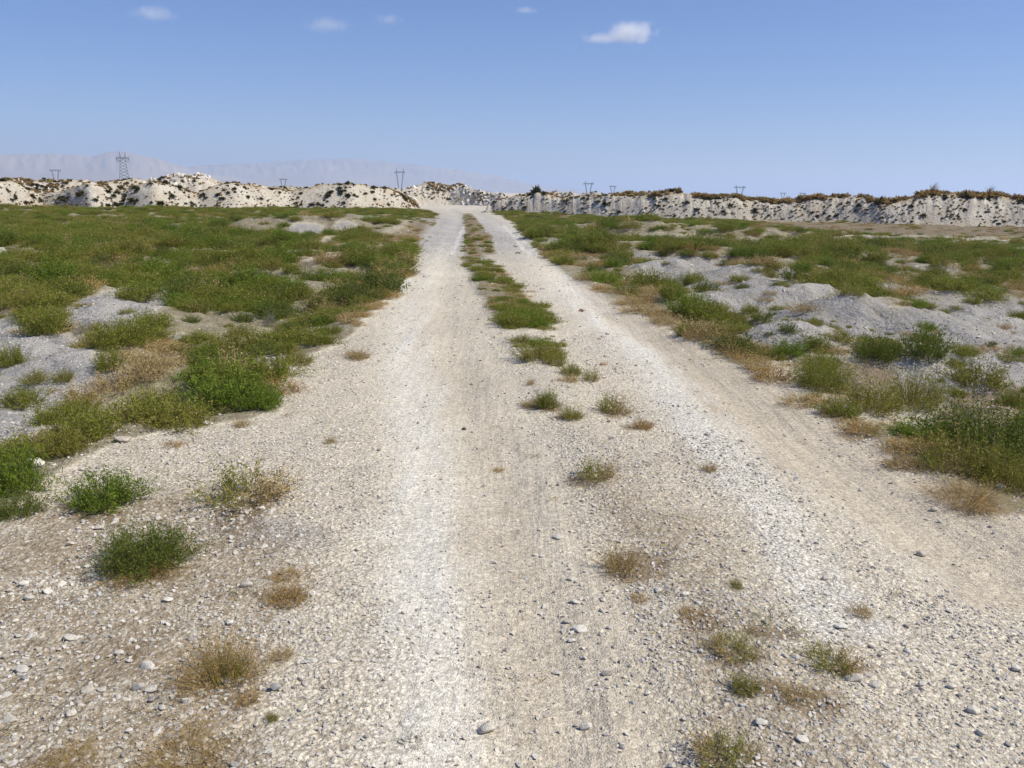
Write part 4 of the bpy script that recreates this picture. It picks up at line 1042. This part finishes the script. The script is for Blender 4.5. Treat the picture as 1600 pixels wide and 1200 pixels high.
# ------------------------------------------------------------------ stones that stand out
G_ST = 'stones scattered on and beside the track'
def stone(px, py, w, h, label, meshes=None, name='stone', cat='stone', group=G_ST, rz=None):
    x, y, z = ground_at(px, py)
    ppm = F_PX / math.sqrt(x * x + y * y + CAM_H ** 2)
    me = (meshes or STONES)[random.randrange(len(meshes or STONES))]
    o = link(name, me); a = w * 1.1 / ppm / 2; b = max(h / ppm / 1.25, a * .5)
    o.location = (x, y, z + b * .32); o.scale = (a, a * .85, min(b, a * 1.1)); o.rotation_euler = (random.uniform(-.2, .2), random.uniform(-.2, .2), random.uniform(-.5, .5) if rz is None else rz)
    tag(o, label, cat, group)
for a in ((55, 728, 26, 18, 'white boulder at the end of the left verge beside the green edge bush'), (193, 690, 30, 16, 'white boulder half under the olive bush of the left verge'),
          (130, 735, 10, 7, 'small white stone right of the white boulder'), (92, 640, 26, 12, 'flat grey-white boulder on the grey slope at left'),
          (325, 663, 18, 8, 'flat pale stone before the bright green bush'), (385, 918, 22, 16, 'bright white stone left of the ragged rusty tuft'),
          (430, 1078, 18, 20, 'blue-grey angular stone with a dark left side near the biggest brown tuft'), (356, 1066, 22, 14, 'white stone at the right foot of the biggest brown tuft'),
          (232, 1045, 26, 18, 'pale stone behind the pair of white stones at lower left'), (217, 1078, 20, 16, 'left one of the pair of white stones below the biggest brown tuft'),
          (237, 1080, 22, 14, 'right one of the pair of white stones below the biggest brown tuft'), (160, 1080, 16, 12, 'grey-white stone left of the pair of white stones'),
          (138, 1080, 22, 12, 'flat white stone further left of the pair of white stones'), (186, 1022, 14, 10, 'round pale stone behind the pair of white stones'),
          (110, 998, 18, 10, 'white stone alone at lower left below the dark green bush'), (35, 1048, 22, 10, 'long flat white stone near the left edge'),
          (46, 936, 14, 10, 'pale stone with a dark left face near the left edge'), (37, 914, 14, 10, 'pale stone just behind the one with a dark left face'),
          (155, 826, 14, 8, 'small grey stone between the two lower left bushes'), (470, 1060, 10, 8, 'small white stone right of the blue-grey angular stone'),
          (487, 1034, 20, 9, 'flat white stone on the white shoulder'), (519, 1036, 14, 10, 'blueish white stone at the edge of the white rut'),
          (262, 938, 16, 7, 'long flat pale stone in the brown gravel behind the biggest tuft'), (205, 916, 10, 7, 'small pale stone under the dark green bush'),
          (760, 1142, 30, 16, 'flat white rock half buried at the bottom of the left rut'), (915, 1138, 20, 14, 'white stone at the bottom between the ruts'),
          (870, 1052, 18, 6, 'flat stone with a dark front on the tan rut'), (948, 1054, 20, 8, 'flat grey stone right of the flat stone on the tan rut'),
          (893, 1002, 14, 8, 'triangular pale stone on the tan rut'), (905, 984, 26, 7, 'thin white flake on the tan rut behind the triangular stone'),
          (887, 972, 18, 7, 'pale wedge with a dark underside on the tan rut'), (898, 941, 18, 5, 'narrow white flake at the back of the tan rut stones'),
          (894, 906, 18, 6, 'small white flake on the pale edge of the tan rut'), (872, 840, 20, 5, 'pale flake left of the straw tuft'),
          (836, 868, 10, 6, 'pair-like dark-footed pebble on the tan rut'), (847, 870, 9, 5, 'pebble touching the dark-footed one on the tan rut'),
          (1070, 930, 14, 8, 'bright white pebble on the brown centre gravel'), (1081, 851, 12, 8, 'pebble with a dark left side on the centre ridge'),
          (1095, 836, 10, 6, 'white pebble just behind the one with a dark left side'), (956, 684, 12, 6, 'white pebble among dry scraps on the centre ridge'),
          (1438, 868, 16, 12, 'angular stone with a dark front in the middle of the right rut'), (1343, 892, 8, 5, 'small dark-sided stone left of the angular one on the right rut'),
          (1459, 798, 12, 9, 'white stone with a dark foot near the rusty straw mat'), (1588, 1048, 16, 18, 'upright white stone with a dark left side at the right edge'),
          (1520, 1112, 20, 12, 'white stone in the gravel at lower right'), (1486, 1074, 14, 9, 'dark-sided stone in the gravel at lower right'),
          (1491, 996, 12, 7, 'small pale stone on the grey rut at lower right'), (1203, 803, 12, 8, 'pebble with a dark left side on the white band'),
          (1290, 904, 14, 7, 'white flat pebble on the right gravel band'), (1315, 980, 24, 10, 'bright flat white stone near the small straw tuft'),
          (1334, 1062, 28, 12, 'bright white flat stone below the dark green and straw tuft'), (1366, 1072, 20, 9, 'white stone right of the bright flat one'),
          (1440, 1070, 12, 8, 'small white stone in the gravel at lower right, left of the dark-sided one'), (1190, 1130, 24, 10, 'flat pale stone on the brown gravel near the bottom'),
          (1128, 1148, 18, 10, 'bright white stone just behind the bottom tuft'), (1255, 1156, 22, 8, 'flat pale stone at the bottom right of the middle'),
          (1245, 1030, 14, 8, 'dark-footed stone between two tufts at lower right'), (1562, 764, 16, 12, 'white stone on the rusty straw mat'),
          (1160, 690, 8, 5, 'pebble on the right rut'), (908, 487, 10, 7, 'small ochre-rimmed stone on the far right rut'), (1498, 612, 8, 7, 'bright white stone beside the round dark-footed bush'),
          (772, 528, 5, 5, 'dark pebble at the edge of the far tan rut')):
    gs = GSTONES if (a[4].split(' ')[0] in ('grey', 'blue-grey') or 'flat grey' in a[4]) else (RSTONES if 'ochre' in a[4] else STONES)
    stone(*a, meshes=gs)
stone(725, 672, 8, 8, 'dark grey stone lying in the middle of the left track', DSTONES)
stone(822, 566, 6, 5, 'dark pebble below the edge of the tan rut', DSTONES)
stone(951, 659, 8, 5, 'reddish stone between the olive tuft and the green one', RSTONES)
stone(943, 570, 14, 6, 'reddish flat stone beside the far right rut', RSTONES)
def more_stones():
    n = 0
    spots = []
    while n < 215:
        px = random.uniform(5, 1595); py = 640 + 560 * random.random() ** .8
        x, y, z = ground_at(px, py)
        s = survey(np.array([x]), np.array([y]), np.array([z]))[0]
        if random.random() > (.12 + s[5] ** 2) * (1 - s[0]): continue
        if s[0] > .3: continue
        w = random.choice((7, 8, 8, 9, 10, 11, 13, 16)) * (.55 + .55 * (py - 600) / 600)
        if any((px - a) ** 2 + (py - b) ** 2 < 300 for a, b in spots): continue
        spots.append((px, py)); n += 1
        gr = random.random() >= .88
        tone = 'grey stone' if gr else ('white stone' if random.random() < .5 else 'pale stone')
        lab, zone = where_is(x, y, z, '%s %s' % ('small' if w > 8 else 'tiny', tone))
        stone(px, py, w, w * random.uniform(.4, .7), lab, GSTONES if gr else STONES, group='small stones on %s' % zone, rz=random.uniform(0, 6.28))
more_stones()

# ------------------------------------------------------------------ pylons
def metal():
    m = NT('galvanised_steel'); P = m.n('ShaderNodeTexCoord').outputs['Object']
    m.bsdf(m.mix(m.noise(P, .4, 3).outputs[0], (.10, .10, .11), (.17, .17, .18)), .6, None, .4); return m.m
M_STEEL = metal()
def bar(V_, F_, a, b, w):
    a = np.array(a, float); b = np.array(b, float); d = b - a; d /= np.linalg.norm(d)
    s = np.cross(d, [0, 1, .01]); s /= np.linalg.norm(s); t = np.cross(d, s); i = len(V_)
    for p in (a, b):
        for q in (s + t, s - t, -s - t, -s + t): V_.append(tuple(p + q * w / 2))
    F_ += [(i, i + 1, i + 5, i + 4), (i + 1, i + 2, i + 6, i + 5), (i + 2, i + 3, i + 7, i + 6), (i + 3, i, i + 4, i + 7), (i, i + 3, i + 2, i + 1), (i + 4, i + 5, i + 6, i + 7)]
def part(name, bars, parent, w):
    V_, F_ = [], []
    for b in bars: bar(V_, F_, b[0], b[1], b[2] if len(b) > 2 else w)
    return link(name, mesh_from(name, V_, F_, [M_STEEL]), parent)
def lattice(p0, p1, w0, w1, n):
    """four chords with zigzag bracing between two ends"""
    out = []; p0 = np.array(p0, float); p1 = np.array(p1, float); cs = [(-1, -1), (1, -1), (1, 1), (-1, 1)]
    pt = lambda k, t: p0 + (p1 - p0) * t + np.array([cs[k][0], cs[k][1], 0]) * (w0 + (w1 - w0) * t) / 2
    for k in range(4):
        out.append((pt(k, 0), pt(k, 1)))
        for i in range(n):
            k2 = (k + 1) % 4; out.append((pt(k if i % 2 else k2, i / n), pt(k2 if i % 2 else k, (i + 1) / n)))
    return out
def pylon_v(name, px, top, dist, label, horn=True, width=14.0, group='pylons of the power line beyond the banks'):
    H = crest_height(px, top, dist); dx, dy = azim(px)
    rt = bpy.data.objects.new(name, None); COL.objects.link(rt); rt.location = (dx * dist, dy * dist, 0); rt.rotation_euler = (0, 0, -math.atan2(dx, dy))
    hb = H * .80; k = max(.45, dist / F_PX * .6)
    for s in (-1, 1):
        part('leg', lattice((s * width * .10, 0, 0), (s * width * .30, 0, hb), width * .05, width * .10, 9), rt, k * .6)
        if horn: part('peak', lattice((s * width * .30, 0, hb), (s * width * .34, 0, H), width * .06, width * .01, 3), rt, k * .5)
    part('crossarm', lattice((-width * .5, 0, hb), (width * .5, 0, hb), 0, 0, 1) + [((-width * .5, 0, hb + 1), (width * .5, 0, hb + 1)), ((-width * .5, 0, hb), (width * .5, 0, hb))], rt, k)
    for q in (-.46, 0, .46):
        part('insulator', [((q * width, 0, hb), (q * width, 0, hb - H * .07))], rt, k * .8)
    tag(rt, label, 'pylon', group)
def pylon_tower(px, top, dist, label):
    H = crest_height(px, top, dist); dx, dy = azim(px); w = H * .36
    rt = bpy.data.objects.new('pylon', None); COL.objects.link(rt); rt.location = (dx * dist, dy * dist, 0); rt.rotation_euler = (0, 0, -math.atan2(dx, dy))
    k = .42
    part('body', lattice((0, 0, 0), (0, 0, H * .82), H * .30, H * .13, 9), rt, k)
    part('crossarm', [((-w / 2, y, H * z), (w / 2, y, H * z)) for y in (-1, 1) for z in (.80, .84)] + [((w * (i / 8 - .5), 0, H * .80), (w * ((i + 1) / 8 - .5), 0, H * .84)) for i in range(8)], rt, k)
    part('crossarm', [((-w / 2 * .95, 0, H * .70), (-w / 2 * .2, 0, H * .72)), ((w / 2 * .2, 0, H * .72), (w / 2 * .95, 0, H * .70))] + [((s * w * .48, 0, H * .80), (s * w * .2, 0, H * .71)) for s in (-1, 1)], rt, k)
    for s in (-1, 1):
        part('peak', lattice((s * w * .18, 0, H * .84), (s * w * .22, 0, H), 1.2, .2, 3), rt, k * .6)
    for s in (-.46, -.2, .2, .46): part('insulator', [((s * w, 0, H * .80), (s * w, 0, H * .73))], rt, k * 1.3)
    tag(rt, label, 'pylon', 'pylons of the power line beyond the banks')
pylon_tower(195, 237, 930, 'tallest lattice pylon, standing behind the heaps at left in front of the first hill')
pylon_v('pylon', 88, 261, 1350, 'small pylon left of the tallest one, before the first hill', False)
pylon_v('pylon', 443, 277, 1500, 'tiny V-legged pylon in the dip between the third and the broad white heap', False)
pylon_v('pylon', 625, 262, 1050, 'V-legged pylon behind the track gap, in front of the long plateau hill', True, 13)
pylon_v('pylon', 919, 283, 1300, 'V-legged pylon with two peaks right of the track gap, taller of a pair', True, 16)
pylon_v('pylon', 957, 288, 1700, 'small V-legged pylon, shorter right one of the pair right of the track gap', False, 14)
pylon_v('pylon', 1155, 289, 1250, 'squat wide pylon half hidden by the scrub of the right bank', True, 16)
pylon_v('pylon', 1223, 300, 2600, 'barely visible pylon tip above the right bank, left of the last one', False, 18)
pylon_v('pylon', 1253, 300, 2600, 'barely visible pylon tip above the right bank, the last one to the right', False, 18)

# ------------------------------------------------------------------ clouds (beyond the haze)
def cloud(px, py, wpx, hpx, dens, label, seed, dist=9000.0, flat_bottom=.5):
    d = ray(px, py); c = CAM + d / math.hypot(d[0], d[1]) * dist
    k = np.linalg.norm(c - CAM) / F_PX
    W, H = wpx * k * .62, hpx * k * .62
    import bmesh
    bm = bmesh.new(); bmesh.ops.create_icosphere(bm, subdivisions=2, radius=1.0); me = bpy.data.meshes.new('cloud'); bm.to_mesh(me); bm.free()
    m = NT('cloud_vapour')
    P = m.n('ShaderNodeTexCoord').outputs['Object']
    ln = m.n('ShaderNodeVectorMath', operation='LENGTH'); m.put(ln.inputs[0], P)
    mp = m.n('ShaderNodeMapping'); m.put(mp.inputs[0], P); mp.inputs['Scale'].default_value = (W / H, W / H, 1.0); mp.inputs['Location'].default_value = (seed * 3.1, seed, 0)
    nz = m.noise(mp.outputs[0], 1.3, 4, .6).outputs[0]
    f = m.math('SUBTRACT', m.math('ADD', m.math('SUBTRACT', 1.0, ln.outputs[1 if ln.outputs[1].name == 'Value' else 0]), m.math('MULTIPLY', nz, 1.5)), 1.05)
    de = m.math('MULTIPLY', m.ramp(f, 0, .9), dens / H)
    vs = m.n('ShaderNodeVolumePrincipled'); vs.inputs['Color'].default_value = (1, 1, 1, 1); m.put(vs.inputs['Density'], de); vs.inputs['Anisotropy'].default_value = .0
    m.t.links.new(vs.outputs[0], m.out.inputs['Volume'])
    me.materials.append(m.m)
    o = link('cloud', me); o.location = c; o.scale = (W, W * .5, H); tag(o, label, 'cloud')
cloud(985, 50, 80, 38, 3.5, 'brightest puffy white cloud high right of the middle', 3)
cloud(945, 60, 80, 18, .8, 'thin grey tail at the left foot of the brightest cloud', 9)
cloud(240, 21, 74, 24, .55, 'soft flat cloud at the upper left of the sky', 5)
cloud(512, 39, 80, 26, .45, 'faint pinkish cloud left of the middle of the sky', 6)
cloud(607, 30, 50, 20, .35, 'faint small cloud wisp just left of the middle', 7)
cloud(822, 16, 40, 12, .4, 'tiny faint cloud wisp at the top edge of the sky', 8)

# ------------------------------------------------------------------ haze
def haze():
    import bmesh
    bm = bmesh.new(); bmesh.ops.create_cube(bm, size=1.0); me = bpy.data.meshes.new('haze'); bm.to_mesh(me); bm.free()
    m = NT('thin_dusty_air')
    v = m.n('ShaderNodeVolumePrincipled'); v.inputs['Color'].default_value = (.62, .76, 1.0, 1); v.inputs['Density'].default_value = .00019; v.inputs['Anisotropy'].default_value = .3
    m.t.links.new(v.outputs[0], m.out.inputs['Volume']); me.materials.append(m.m)
    z0, z1 = -30.0, 320.0
    o = link('haze', me); o.location = (0, 4000, (z0 + z1) / 2); o.scale = (44000, 44000, z1 - z0)
    tag(o, 'thin bluish haze filling the air over the plain', kind='stuff')
haze()
